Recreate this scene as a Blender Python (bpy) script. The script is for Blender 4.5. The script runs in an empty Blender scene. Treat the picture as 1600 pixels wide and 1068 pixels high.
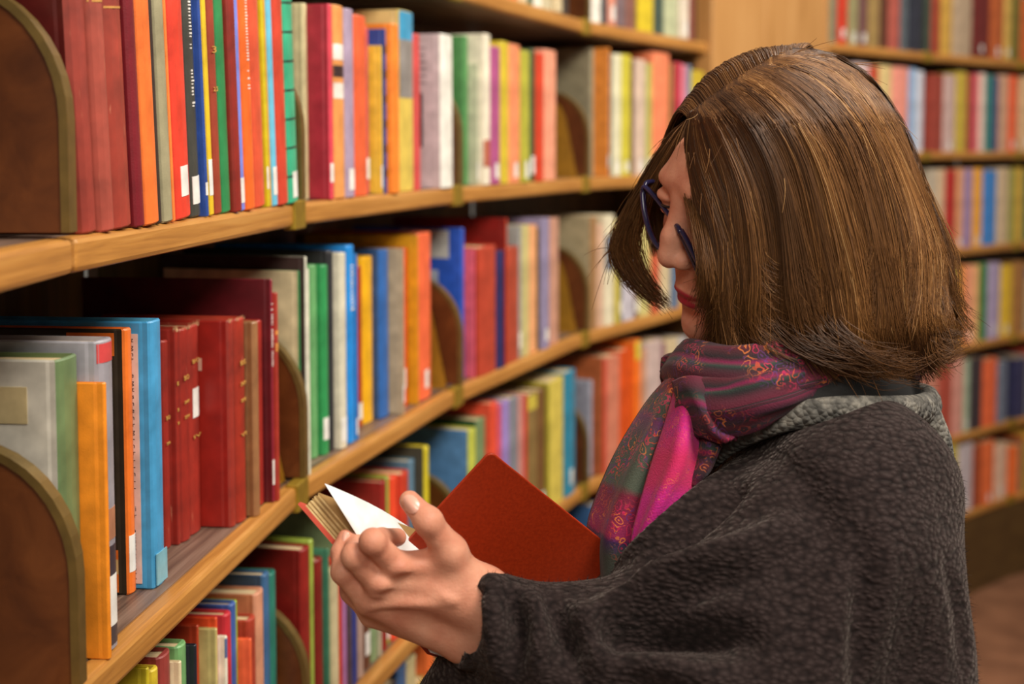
import bpy, bmesh, math, random
import numpy as np
from mathutils import Vector, Matrix
from mathutils.bvhtree import BVHTree

random.seed(7); rng = np.random.default_rng(11)
C = bpy.context.scene.collection

# ------------------------------------------------------------------ camera
F = 2200.0; HORIZON = 230.0; ZC = 1.68; CY = 386.0     # CY: picture row of the optical axis
PITCH = math.atan((CY - HORIZON) / F); CP, SP = math.cos(PITCH), math.sin(PITCH)
cam_data = bpy.data.cameras.new('camera'); cam = bpy.data.objects.new('camera', cam_data); C.objects.link(cam)
cam.location = (0, 0, ZC); cam.rotation_euler = (math.pi / 2 - PITCH, 0, 0)
cam_data.sensor_width = 36.0; cam_data.lens = 36.0 * F / 1600.0
cam_data.dof.use_dof = True; cam_data.dof.focus_distance = 1.20; cam_data.dof.aperture_fstop = 4.2
cam_data.shift_y = -(534.0 - CY) / 1600.0; cam_data.clip_start = 0.02
bpy.context.scene.camera = cam

# ------------------------------------------------------------------ world, lamps, exposure
sc = bpy.context.scene
world = bpy.data.worlds.new('world'); sc.world = world; world.use_nodes = True
bg = world.node_tree.nodes['Background']; bg.inputs[0].default_value = (1.0, 0.90, 0.76, 1); bg.inputs[1].default_value = 0.13

def area(name, loc, target, size, power, col):
    d = bpy.data.lights.new(name, 'AREA'); d.shape = 'DISK'; d.size = size; d.energy = power; d.color = col
    o = bpy.data.objects.new(name, d); C.objects.link(o); o.location = loc
    o.rotation_euler = (Vector(target) - Vector(loc)).to_track_quat('-Z', 'Y').to_euler()
    return o
WARM = (1.0, 0.93, 0.82)
area('ceiling_lamp', (1.0, 0.1, 3.3), (0.2, 1.8, 1.2), 0.9, 62, WARM)
area('ceiling_lamp', (2.1, 2.4, 3.5), (0.5, 2.6, 1.2), 0.9, 62, WARM)
area('ceiling_lamp', (-0.1, -1.4, 3.0), (0.3, 1.6, 1.3), 1.0, 34, WARM)
area('ceiling_lamp', (1.5, 3.9, 3.9), (1.3, 4.9, 1.0), 0.9, 40, WARM)

vs = sc.view_settings; vs.view_transform = 'Standard'; vs.look = 'None'; vs.exposure = 0.22; vs.gamma = 1.0
vs.use_curve_mapping = False
sc.cycles.max_bounces = 6

# ------------------------------------------------------------------ pixel <-> place helpers
def PX(x, y, d):
    """point seen at pixel (x, y) of the 1600x1068 frame, d metres along the viewing axis"""
    a = (x - 800) / F * d; b = (CY - y) / F * d
    return Vector((a, d * CP + b * SP, ZC - d * SP + b * CP))
def PXn(x, y, d):
    x = np.asarray(x, float); y = np.asarray(y, float); d = np.asarray(d, float)
    a = (x - 800) / F * d; b = (CY - y) / F * d
    return np.stack([a, d * CP + b * SP, ZC - d * SP + b * CP], -1)

def lin(c):
    return tuple(((v / 255) / 12.92 if v / 255 <= 0.04045 else ((v / 255 + 0.055) / 1.055) ** 2.4) for v in c)

# ------------------------------------------------------------------ materials
MATS = {}
def new_mat(name):
    m = bpy.data.materials.new(name); m.use_nodes = True
    return m, m.node_tree, m.node_tree.nodes['Principled BSDF']
def N(t, typ, **kw):
    n = t.nodes.new(typ)
    for k, v in kw.items():
        if k.startswith('i_'):
            n.inputs[k[2:].replace('_', ' ')].default_value = v
        else: setattr(n, k, v)
    return n
def ramp(t, stops, interp='LINEAR'):
    r = t.nodes.new('ShaderNodeValToRGB'); e = r.color_ramp.elements; r.color_ramp.interpolation = interp
    while len(e) > 1: e.remove(e[0])
    for i, (p, c) in enumerate(stops):
        k = e[0] if i == 0 else e.new(p)
        k.position = p; k.color = (*lin(c), 1)
    return r
def coords(t, scale=(1, 1, 1), kind='Object'):
    tc = t.nodes.new('ShaderNodeTexCoord'); mp = t.nodes.new('ShaderNodeMapping'); mp.inputs['Scale'].default_value = scale
    t.links.new(tc.outputs[kind], mp.inputs[0]); return mp.outputs[0]

def cover_mat(rgb, rough=0.5, weave=True):
    """book cloth or paper: one colour with faint mottling and a fine weave"""
    key = ('cover', tuple(rgb), rough, weave)
    if key in MATS: return MATS[key]
    m, t, b = new_mat('book_cover'); v = coords(t)
    n = N(t, 'ShaderNodeTexNoise', i_Scale=45.0, i_Detail=3.0); t.links.new(v, n.inputs['Vector'])
    hi = tuple(min(255, c * 1.07 + 5) for c in rgb); lo = tuple(c * 0.88 for c in rgb)
    r = ramp(t, [(0.25, lo), (0.75, hi)]); t.links.new(n.outputs[0], r.inputs[0]); t.links.new(r.outputs[0], b.inputs['Base Color'])
    b.inputs['Roughness'].default_value = rough
    if weave:
        w = N(t, 'ShaderNodeTexNoise', i_Scale=900.0, i_Detail=1.0); t.links.new(v, w.inputs['Vector'])
        bp = N(t, 'ShaderNodeBump', i_Strength=0.25, i_Distance=0.0006); t.links.new(w.outputs[0], bp.inputs['Height']); t.links.new(bp.outputs[0], b.inputs['Normal'])
    MATS[key] = m; return m

def worn_mat(rgb, rough=0.5):
    """old red cloth rubbed pale in vertical scratches"""
    key = ('worn', tuple(rgb))
    if key in MATS: return MATS[key]
    m, t, b = new_mat('worn_cloth'); v = coords(t, (260, 260, 22)); v2 = coords(t)
    n = N(t, 'ShaderNodeTexNoise', i_Scale=1.0, i_Detail=3.0); t.links.new(v, n.inputs['Vector'])
    n2 = N(t, 'ShaderNodeTexNoise', i_Scale=40.0, i_Detail=3.0); t.links.new(v2, n2.inputs['Vector'])
    base = ramp(t, [(0.25, tuple(c * .8 for c in rgb)), (0.75, tuple(min(255, c * 1.12) for c in rgb))]); t.links.new(n2.outputs[0], base.inputs[0])
    mask = ramp(t, [(0.69, (0, 0, 0)), (0.74, (255, 255, 255))]); t.links.new(n.outputs[0], mask.inputs[0])
    mx = N(t, 'ShaderNodeMix', data_type='RGBA'); t.links.new(mask.outputs[0], mx.inputs[0]); t.links.new(base.outputs[0], mx.inputs[6]); mx.inputs[7].default_value = (*lin((205, 130, 100)), 1)
    t.links.new(mx.outputs[2], b.inputs['Base Color']); b.inputs['Roughness'].default_value = rough
    MATS[key] = m; return m

def wood_mat(name, dark, mid, light, scale=(3, 60, 60), rough=0.42, bump=0.15):
    m, t, b = new_mat(name); v = coords(t, scale)
    n = N(t, 'ShaderNodeTexNoise', i_Scale=1.6, i_Detail=6.0, i_Distortion=0.6); n.inputs['Roughness'].default_value = 0.62
    t.links.new(v, n.inputs['Vector'])
    r = ramp(t, [(0.28, dark), (0.5, mid), (0.74, light)]); t.links.new(n.outputs[0], r.inputs[0]); t.links.new(r.outputs[0], b.inputs['Base Color'])
    b.inputs['Roughness'].default_value = rough
    bp = N(t, 'ShaderNodeBump', i_Strength=bump, i_Distance=0.001); t.links.new(n.outputs[0], bp.inputs['Height']); t.links.new(bp.outputs[0], b.inputs['Normal'])
    return m
M_OAK = wood_mat('golden_oak', (148, 96, 42), (186, 128, 60), (208, 154, 84), (2.5, 70, 70), 0.38)
M_TOP = wood_mat('worn_shelf_top', (66, 50, 44), (112, 88, 74), (150, 124, 108), (2.2, 95, 95), 0.42, 0.3)
M_BACK = wood_mat('brown_back_board', (70, 46, 22), (96, 64, 32), (118, 82, 44), (25, 25, 2), 0.5)
M_PANEL = wood_mat('pale_oak_panel', (168, 118, 62), (190, 138, 80), (206, 156, 98), (14, 14, 1.2), 0.3)
M_DIV = wood_mat('dark_varnished_plate', (70, 34, 14), (92, 48, 20), (112, 62, 28), (12, 12, 12), 0.3)
M_PLINTH = wood_mat('dark_plinth', (60, 42, 18), (84, 60, 28), (98, 74, 36), (3, 30, 30), 0.45)
def metal_mat(name, rgb, rough, metallic):
    m, t, b = new_mat(name); v = coords(t, (30, 30, 30)); n = N(t, 'ShaderNodeTexNoise', i_Scale=2.0, i_Detail=3.0); t.links.new(v, n.inputs['Vector'])
    r = ramp(t, [(0.3, tuple(c * .85 for c in rgb)), (0.7, rgb)]); t.links.new(n.outputs[0], r.inputs[0]); t.links.new(r.outputs[0], b.inputs['Base Color'])
    b.inputs['Metallic'].default_value = metallic; b.inputs['Roughness'].default_value = rough; return m
M_BRASS = metal_mat('brass_clasp', (178, 146, 48), 0.42, 0.55)
M_RIM = metal_mat('olive_brass_rim', (122, 98, 50), 0.4, 0.45)
M_GOLD = metal_mat('ochre_highlight', (176, 128, 34), 0.45, 0.25)  # ochre for the reflected light painted onto the side plates
def page_mat():
    m, t, b = new_mat('page_edges'); v = coords(t, (1400, 25, 3)); n = N(t, 'ShaderNodeTexNoise', i_Scale=1.0, i_Detail=2.0); t.links.new(v, n.inputs['Vector'])
    r = ramp(t, [(0.3, (176, 146, 100)), (0.7, (230, 208, 166))]); t.links.new(n.outputs[0], r.inputs[0]); t.links.new(r.outputs[0], b.inputs['Base Color'])
    b.inputs['Roughness'].default_value = 0.8; return m
M_PAGES = page_mat()
M_LABEL = cover_mat((236, 232, 226), 0.45, False)
M_INK = cover_mat((40, 34, 34), 0.5, False)
M_GILT = cover_mat((214, 164, 82), 0.35, False)

# ------------------------------------------------------------------ object helpers
def tag(o, label=None, cat=None, group=None, kind=None):
    if label: o['label'] = label
    if cat: o['category'] = cat
    if group: o['group'] = group
    if kind: o['kind'] = kind
    return o
def link(name, me, mats, parent=None, smooth=False):
    if not isinstance(mats, (list, tuple)): mats = [mats]
    for m in mats: me.materials.append(m)
    if smooth: me.polygons.foreach_set('use_smooth', [True] * len(me.polygons))
    o = bpy.data.objects.new(name, me); C.objects.link(o); o.parent = parent
    return o
def mesh(name, verts, faces, mats, parent=None, smooth=False):
    me = bpy.data.meshes.new(name); me.from_pydata([tuple(v) for v in verts], [], faces); me.update()
    return link(name, me, mats, parent, smooth)
def empty(name, loc=(0, 0, 0), rz=0.0, parent=None):
    o = bpy.data.objects.new(name, None); C.objects.link(o); o.location = loc; o.rotation_euler = (0, 0, rz); o.parent = parent
    o.empty_display_size = 0.05
    return o
def box_mesh(x0, x1, y0, y1, z0, z1, bev=0.0):
    bm = bmesh.new(); bmesh.ops.create_cube(bm, size=1.0)
    for v in bm.verts:
        v.co = Vector(((x0 + x1) / 2 + v.co.x * (x1 - x0), (y0 + y1) / 2 + v.co.y * (y1 - y0), (z0 + z1) / 2 + v.co.z * (z1 - z0)))
    if bev: bmesh.ops.bevel(bm, geom=bm.edges[:], offset=bev, segments=2, affect='EDGES', profile=0.5)
    me = bpy.data.meshes.new('box'); bm.to_mesh(me); bm.free(); return me
def box(name, x0, x1, y0, y1, z0, z1, mats, parent=None, bev=0.0):
    o = link(name, box_mesh(x0, x1, y0, y1, z0, z1, bev), mats, parent); o.data.name = name; return o

# ------------------------------------------------------------------ the curved bookcase wall
ZA = ZC - 0.065; HS = 0.33; TH = 0.026; DEPTH = 0.26
SHELF_Z = {'T': ZA + HS, 'A': ZA, 'B': ZA - HS, 'C': ZA - 2 * HS, 'D': ZA - 3 * HS, 'E': ZA - 4 * HS}
J = [(-0.328, 0.345), (-0.3155, 1.012), (-0.249, 1.637), (-0.089, 2.291), (0.156, 2.984), (0.500, 3.62)]
RJ = [(0.978, 4.43)]
for ang in (43.0, 46.0, 53.0, 60.0, 67.0, 74.0):
    a = math.radians(ang); RJ.append((RJ[-1][0] + 0.69 * math.sin(a), RJ[-1][1] + 0.69 * math.cos(a)))
RSHELF = [2.007, 1.663, 1.314, 0.956, 0.622, 0.322]

class Bay:
    """local x along the wall, y into the shelf, origin at the front edge on the floor"""
    def __init__(s, p, q):
        s.o = Vector((p[0], p[1], 0)); v = Vector((q[0] - p[0], q[1] - p[1], 0)); s.w = v.length; s.t = v.normalized()
        s.b = Vector((-s.t.y, s.t.x, 0)); s.ang = math.atan2(s.t.y, s.t.x)
    def u_at(s, x, sb, z):
        """where along the wall a vertical plane sb behind the edge is seen at pixel column x, at height z"""
        a = (x - 800) / F; P = s.o + s.b * sb; k = (z - ZC) * SP
        return (a * (P.y * CP - k) - P.x) / (s.t.x - a * s.t.y * CP)
    def setback(s, x, y, z):
        a = (x - 800) / F; b = (CY - y) / F
        r = Vector((a, CP + b * SP, -SP + b * CP)); k = (z - ZC) / r.z
        P = Vector((r.x * k, r.y * k, 0)) - s.o
        return P.dot(s.b)
    def z_at(s, u, sb, y):
        P = s.o + s.t * u + s.b * sb; b = (CY - y) / F
        return ZC + P.y * (b * CP - SP) / (CP + b * SP)
    def place(s, u, sb, z):
        return s.o + s.t * u + s.b * sb + Vector((0, 0, z))
BAYS = [Bay(J[i], J[i + 1]) for i in range(5)]
RBAYS = [Bay(RJ[i], RJ[i + 1]) for i in range(6)]

def nosing(w):
    """front lipping of a shelf, rounded along its edges and at both ends"""
    me = box_mesh(0.002, w - 0.002, 0.0, 0.02, -TH, 0.0, 0.0045); return me
def divider_outline(h, d, n=10):
    """side plate: straight foot, quarter round at the upper front corner"""
    a, b = 0.085, h * 0.55
    pts = [(0.0, 0.0)]
    for i in range(n + 1):
        t = math.pi / 2 * i / n
        pts.append((a * (1 - math.cos(t)), h - b + b * math.sin(t)))
    pts += [(d, h), (d, 0.0)]
    return pts
def plate(name, outline, x0, x1, mats, parent, y0=0.0, z0=0.0):
    n = len(outline)
    v = [(x0, y0 + y, z0 + z) for y, z in outline] + [(x1, y0 + y, z0 + z) for y, z in outline]
    f = [tuple(range(n))[::-1], tuple(range(n, 2 * n))] + [(i, (i + 1) % n, n + (i + 1) % n, n + i) for i in range(n)]
    return mesh(name, v, f, mats, parent)
def rim_strip(name, outline, x0, x1, th, mats, parent, y0, z0):
    """metal band lapped over the plate's front and rounded edge"""
    o = outline[:-2] + [(outline[-2][0], outline[-2][1])]
    out = []; inn = []
    for i, p in enumerate(o):
        q = o[max(0, i - 1)]; r = o[min(len(o) - 1, i + 1)]
        tx, tz = r[0] - q[0], r[1] - q[1]; L = math.hypot(tx, tz) or 1
        nx, nz = tz / L, -tx / L      # inward
        out.append((p[0] - nx * 0.0012, p[1] - nz * 0.0012)); inn.append((p[0] + nx * th, p[1] + nz * th))
    v = []; f = []; n = len(o)
    for (a, b) in zip(out, inn):
        v += [(x0, y0 + a[0], z0 + a[1]), (x1, y0 + a[0], z0 + a[1]), (x1, y0 + b[0], z0 + b[1]), (x0, y0 + b[0], z0 + b[1])]
    for i in range(n - 1):
        for k in range(4):
            f.append((4 * i + k, 4 * i + (k + 1) % 4, 4 * i + 4 + (k + 1) % 4, 4 * i + 4 + k))
    f += [(3, 2, 1, 0), (4 * n - 4, 4 * n - 3, 4 * n - 2, 4 * n - 1)]
    return mesh(name, v, f, mats, parent, False)

DIV_H = 0.178; DIV_T = 0.014
def bookcase(bay, shelves, label, group, divs, clasps, top):
    e = empty('bookcase', bay.o, bay.ang); tag(e, label, 'bookcase', group)
    w = bay.w
    box('back_board', 0.0, w, DEPTH, DEPTH + 0.014, 0.0, top, M_BACK, e)
    for z in shelves:
        box('shelf_board', 0.002, w - 0.002, 0.018, DEPTH, z - TH, z, M_TOP, e)
        n = link('shelf_edge', nosing(w), M_OAK, e); n.location = (0, 0, z); n.data.name = 'shelf_edge'
        if divs:
            # side plate standing on the far end of the shelf
            ol = divider_outline(DIV_H, 0.22)
            x1 = w + 0.023 if clasps else w - 0.003
            pl = plate('side_plate', ol, x1 - DIV_T, x1, M_DIV, e, -0.002, z + 0.0048)
            rim_strip('plate_rim', ol, x1 - DIV_T - 0.0012, x1 + 0.0012, 0.005, M_RIM, pl, -0.002, z + 0.0048)
        if clasps:
            bm = box_mesh(w - 0.024, w + 0.0245, -0.0035, 0.012, -TH - 0.004, 0.004, 0.002)
            k = link('brass_clasp', bm, M_BRASS, e); k.location = (0, 0, z); k.data.name = 'brass_clasp'
    return e
names = ['bay standing nearest the picture edge', 'near bay before the first brass clasps', 'second bay along the curve with gold plate highlight',
         'third bay along the curve beside the red book', 'last bay of the curve beside the wood panel']
LEFT_Z = [SHELF_Z[k] for k in 'TABCDE']
for i, b in enumerate(BAYS):
    bookcase(b, LEFT_Z, 'oak bookcase, ' + names[i], 'curved oak bookcases', i < 4, i in (1, 2, 3), 2.6)
rnames = ['first beyond the wood panel behind her hair', 'second beyond the wood panel at picture edge', 'third beyond the panel past picture edge', 'fourth beyond the panel past picture edge', 'fifth beyond the panel past picture edge', 'sixth beyond the panel past picture edge']
for i, b in enumerate(RBAYS):
    bookcase(b, RSHELF, 'oak bookcase, ' + rnames[i], 'oak bookcases beyond the panel', False, True, 2.6)
    e = [o for o in C.objects if o.name.startswith('bookcase')][-1]
    box('plinth_board', 0.0, b.w, 0.0, 0.02, 0.002, RSHELF[-1] - TH - 0.002, M_PLINTH, e)
for i, b in enumerate(BAYS):
    e = [o for o in C.objects if o.name.startswith('bookcase')][i]
    box('plinth_board', 0.0, b.w, 0.0, 0.02, 0.002, SHELF_Z['E'] - TH - 0.002, M_PLINTH, e)

# wooden panel between the two runs of shelving
pb = Bay(J[5], RJ[0])
pan = empty('wall_panel', pb.o, pb.ang); tag(pan, 'pale oak wall panel between the two runs of bookcases', 'wall panel', kind='structure')
xs = [0.0, 0.012, pb.w * 0.42, pb.w * 0.424, pb.w - 0.012, pb.w]
box('stile', 0.0, 0.030, -0.012, 0.30, 0.0, 2.6, M_PANEL, pan, 0.002)
box('panel_board', 0.031, pb.w * 0.42, -0.006, 0.012, 0.0, 2.6, M_PANEL, pan, 0.0015)
box('panel_board', pb.w * 0.42 + 0.002, pb.w - 0.031, -0.006, 0.012, 0.0, 2.6, M_PANEL, pan, 0.0015)
box('stile', pb.w - 0.030, pb.w, -0.012, 0.30, 0.0, 2.6, M_PANEL, pan, 0.002)
# dark upright closing the last curved bay
cb = empty('trim_1', BAYS[4].place(BAYS[4].w - 0.012, 0, 0), BAYS[4].ang); tag(cb, 'dark brown upright closing the end of the shelves', 'upright', kind='structure')
box('upright_board', 0.0, 0.012, 0.03, 0.30, 0.0, 2.6, M_BACK, cb)

# floor and the wall above the cases, ceiling
def floor_mat():
    m, t, b = new_mat('brown_linoleum'); v = coords(t); n = N(t, 'ShaderNodeTexNoise', i_Scale=7.0, i_Detail=6.0); t.links.new(v, n.inputs['Vector'])
    r = ramp(t, [(0.3, (104, 68, 48)), (0.7, (140, 96, 70))]); t.links.new(n.outputs[0], r.inputs[0]); t.links.new(r.outputs[0], b.inputs['Base Color']); b.inputs['Roughness'].default_value = 0.5
    return m
fl = mesh('floor', [(-2.5, -3, 0), (7, -3, 0), (7, 8, 0), (-2.5, 8, 0), (-2.5, -3, -.05), (7, -3, -.05), (7, 8, -.05), (-2.5, 8, -.05)],
          [(0, 1, 2, 3), (7, 6, 5, 4), (0, 4, 5, 1), (1, 5, 6, 2), (2, 6, 7, 3), (3, 7, 4, 0)], floor_mat()); tag(fl, 'brown floor below the shelves at the lower edge', 'floor', kind='structure')

# ------------------------------------------------------------------ books
BOARD = 0.0024
def book_meshes(T, D, H, bulge):
    """cover: spine and two boards as one U-shaped case; pages: the block inside"""
    T = max(T, 0.004); bd = min(BOARD, T * 0.22); hinge = min(0.0045, D * 0.05); n = 6
    outer = [(0, D), (0, hinge * 1.6), (0.0006, hinge)]
    for i in range(n + 1):
        a = math.pi * i / n
        outer.append((T / 2 - math.cos(a) * (T / 2 - 0.0003), -math.sin(a) * bulge))
    outer += [(T - 0.0006, hinge), (T, hinge * 1.6), (T, D)]
    inner = []
    for (x, y) in outer:
        inner.append((min(max(x, bd), T - bd), max(y + (bd if y < hinge * 0.9 else 0.0), 0.0) if y < D else D))
    k = len(outer); v = []; f = []
    ins = min(0.0012, T * 0.12)
    def ring(pts, z, shrink=0.0):
        for (x, y) in pts:
            v.append((min(max(x, shrink), T - shrink), min(y + shrink, D), z))
    ring(outer, 0, ins); ring(outer, ins * 1.2); ring(outer, H - ins * 1.2); ring(outer, H, ins); ring(inner, H); ring(inner, 0)
    for a, b in ((0, 1), (1, 2), (2, 3), (3, 4), (4, 5), (5, 0)):
        for i in range(k - 1):
            f.append((a * k + i, a * k + i + 1, b * k + i + 1, b * k + i))
    f.append((0, k, 2 * k, 3 * k, 4 * k, 5 * k)); f.append((k - 1, 6 * k - 1, 5 * k - 1, 4 * k - 1, 3 * k - 1, 2 * k - 1))
    return v, f, (bd, T - bd, 0.001, D - 0.004, 0.003, H - 0.0035)
def spine_patch(name, T, bulge, x0, x1, z0, z1, m, parent, lift=0.0004):
    """thin label following the curve of the spine"""
    v = []; f = []; n = 5
    for i in range(n + 1):
        x = x0 + (x1 - x0) * i / n; c = max(-1, min(1, (T / 2 - x) / (T / 2 - 0.0003))); y = -math.sqrt(max(0, 1 - c * c)) * bulge
        v += [(x, y - lift, z0), (x, y - lift, z1), (x, y + lift, z0), (x, y + lift, z1)]
    for i in range(n):
        a = 4 * i; f += [(a, a + 1, a + 5, a + 4), (a + 2, a + 6, a + 7, a + 3), (a + 1, a + 3, a + 7, a + 5), (a, a + 4, a + 6, a + 2)]
    f += [(0, 2, 3, 1), (4 * n, 4 * n + 1, 4 * n + 3, 4 * n + 2)]
    return mesh(name, v, f, m, parent)
def text(name, s, size, m, parent, loc, rot, align='CENTER', ext=0.0002):
    c = bpy.data.curves.new(name, 'FONT'); c.body = s; c.size = size; c.align_x = align; c.extrude = ext; c.resolution_u = 2
    o = bpy.data.objects.new(name, c); me = bpy.data.meshes.new_from_object(o); bpy.data.objects.remove(o); bpy.data.curves.remove(c)
    o = link(name, me, m, parent); me.name = name; o.location = loc; o.rotation_euler = rot
    return o
ORD = 'first second third fourth fifth sixth seventh eighth ninth tenth eleventh twelfth thirteenth fourteenth fifteenth sixteenth seventeenth eighteenth nineteenth twentieth twenty-first twenty-second twenty-third twenty-fourth twenty-fifth twenty-sixth twenty-seventh twenty-eighth twenty-ninth thirtieth'.split()
COVERS = {}
def colour_word(c):
    import colorsys
    h, s, v = colorsys.rgb_to_hsv(*[x / 255 for x in c]); h *= 360
    if v < 0.24: return 'black'
    if s < 0.16: return 'white' if v > .78 else ('pale grey' if v > .58 else 'dark grey')
    if s < 0.34 and 15 < h < 75: return 'cream' if v > .72 else ('tan' if v > .5 else 'grey-brown')
    dark = 'dark ' if v < .5 else ('' if v < .8 else 'bright ')
    if h < 8 or h >= 345: w = 'red' if s > .5 else 'pink'
    elif h < 22: w = ('orange-red' if v > .65 else 'brick red') if s > .62 else ('salmon' if v > .75 else 'brown'); dark = '' if w != 'brown' else dark
    elif h < 38: w = 'orange' if v > .78 and s > .6 else ('peach' if v > .78 else 'brown')
    elif h < 68: w = 'yellow' if v > .7 else 'olive'
    elif h < 165: w = 'green'
    elif h < 200: w = 'teal' if v < .7 else 'turquoise'
    elif h < 250: w = 'blue'
    elif h < 290: w = 'violet'
    else: w = 'mauve'
    return (dark + w).strip()
BOOKS = {}
def shelf_row(bay, z, row, where, group, specs, s_def=0.014, tilt=0.0, lmax=None):
    """specs: (x0, x1, y_top, colour, options) in picture pixels along the spine faces; each becomes a real book on the shelf"""
    prev = None; zmax = 0.288; out = []
    umax = bay.w + 0.0005 if lmax is None else lmax; umin = 0.025 if bay in BAYS[2:] else 0.004
    for i, sp in enumerate(specs):
        x0, x1, yt, col = sp[:4]; op = sp[4] if len(sp) > 4 else {}
        s = op.get('s', s_def + random.uniform(-.004, .006))
        if 'yb' in op: s = bay.setback(x1, op['yb'], z)
        s = max(0.002, min(s, 0.09))
        u0 = bay.u_at(x0, s, z); u1 = bay.u_at(x1, s, z)
        if prev is not None:
            if u0 < prev + 0.0008 or u0 - prev < 0.004: u0 = prev + 0.0008
        else: u0 = max(u0, umin)
        if u1 - u0 < 0.006: u1 = u0 + 0.006
        if u1 > umax:
            u1 = umax
            if u1 - u0 < 0.005: continue
        prev = u1
        h = op['h'] if 'h' in op else bay.z_at(u1, s, yt) - z
        h = max(0.12, min(h, zmax)); T = u1 - u0
        D = min(op.get('d', h * 0.70), DEPTH - s - 0.008)
        tl = op.get('tilt', tilt)
        bulge = op.get('bulge', min(T * 0.26, 0.0055))
        b = empty('book', bay.place(u0, s, z + 0.0004), bay.ang)
        if tl: b.rotation_euler = (0, 0, 0); b.matrix_world = Matrix.Translation(bay.place(u0, s, z + 0.0004)) @ Matrix.Rotation(bay.ang, 4, 'Z') @ Matrix.Rotation(-math.radians(tl), 4, 'Y')
        v, f, pb = book_meshes(T, D, h, bulge)
        cm = worn_mat(col) if op.get('worn') else cover_mat(col, op.get('rough', 0.42), op.get('weave', True))
        mats = [cm]
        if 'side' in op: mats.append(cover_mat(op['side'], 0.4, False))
        me = bpy.data.meshes.new('cover'); me.from_pydata(v, [], f); me.update()
        cv = link('cover', me, mats, b)
        k = len(v) // 6
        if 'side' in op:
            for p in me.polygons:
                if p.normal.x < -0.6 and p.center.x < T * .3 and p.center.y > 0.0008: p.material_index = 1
        box('page_block', *pb, M_PAGES, b)
        look = op.get('look') or colour_word(col)
        if op.get('label', random.random() < 0.35 and T > 0.010):
            lw = min(T * 0.8, 0.018); zz = op.get('lz', random.uniform(.008, .022)); o = spine_patch('spine_label', T, bulge, T * .5 - lw / 2, T * .5 + lw / 2, zz, zz + op.get('lh', random.uniform(.022, .034)), M_LABEL, b)
        for (za, zb, c) in op.get('bands', []):
            spine_patch('spine_band', T, bulge, T * .04, T * .96, za * h, zb * h, cover_mat(c, 0.4, False), b, 0.0003)
        for (za, str_, sz, c) in op.get('titles', []):
            tx = text('spine_lettering', str_, sz, c, b, (T / 2, -bulge - 0.0004, za * h), (math.pi / 2, 0, 0)); tx.scale.x = .62 * T / max(tx.dimensions.x, 1e-4)
        if 'vtitle' in op:
            # title running down the spine, too small to read: a line of letter strokes
            ln_, sz, c, za = op['vtitle']; V = []; Fc = []; zz = za * h
            while zz > (za - ln_) * h:
                if random.random() < .16: zz -= sz * .7; continue
                wd_ = sz * random.uniform(.5, 1.0); hh = sz * random.uniform(.16, .3); k = len(V); xa = T / 2 - sz / 2; yy = -bulge
                V += [(xa, yy - .0004, zz), (xa + wd_, yy - .0004, zz), (xa + wd_, yy - .0004, zz - hh), (xa, yy - .0004, zz - hh), (xa, yy + .0004, zz), (xa + wd_, yy + .0004, zz), (xa + wd_, yy + .0004, zz - hh), (xa, yy + .0004, zz - hh)]
                Fc += [(k, k + 3, k + 2, k + 1), (k + 4, k + 5, k + 6, k + 7), (k, k + 1, k + 5, k + 4), (k + 1, k + 2, k + 6, k + 5), (k + 2, k + 3, k + 7, k + 6), (k + 3, k, k + 4, k + 7)]
                zz -= sz * .52
            mesh('spine_lettering', V, Fc, c, b)
        tag(b, '%s book, %s along the %s row %s' % (look, ORD[i], row, where), 'book', group)
        out.append((b, T, D, h, s, bulge))
    return out

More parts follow.
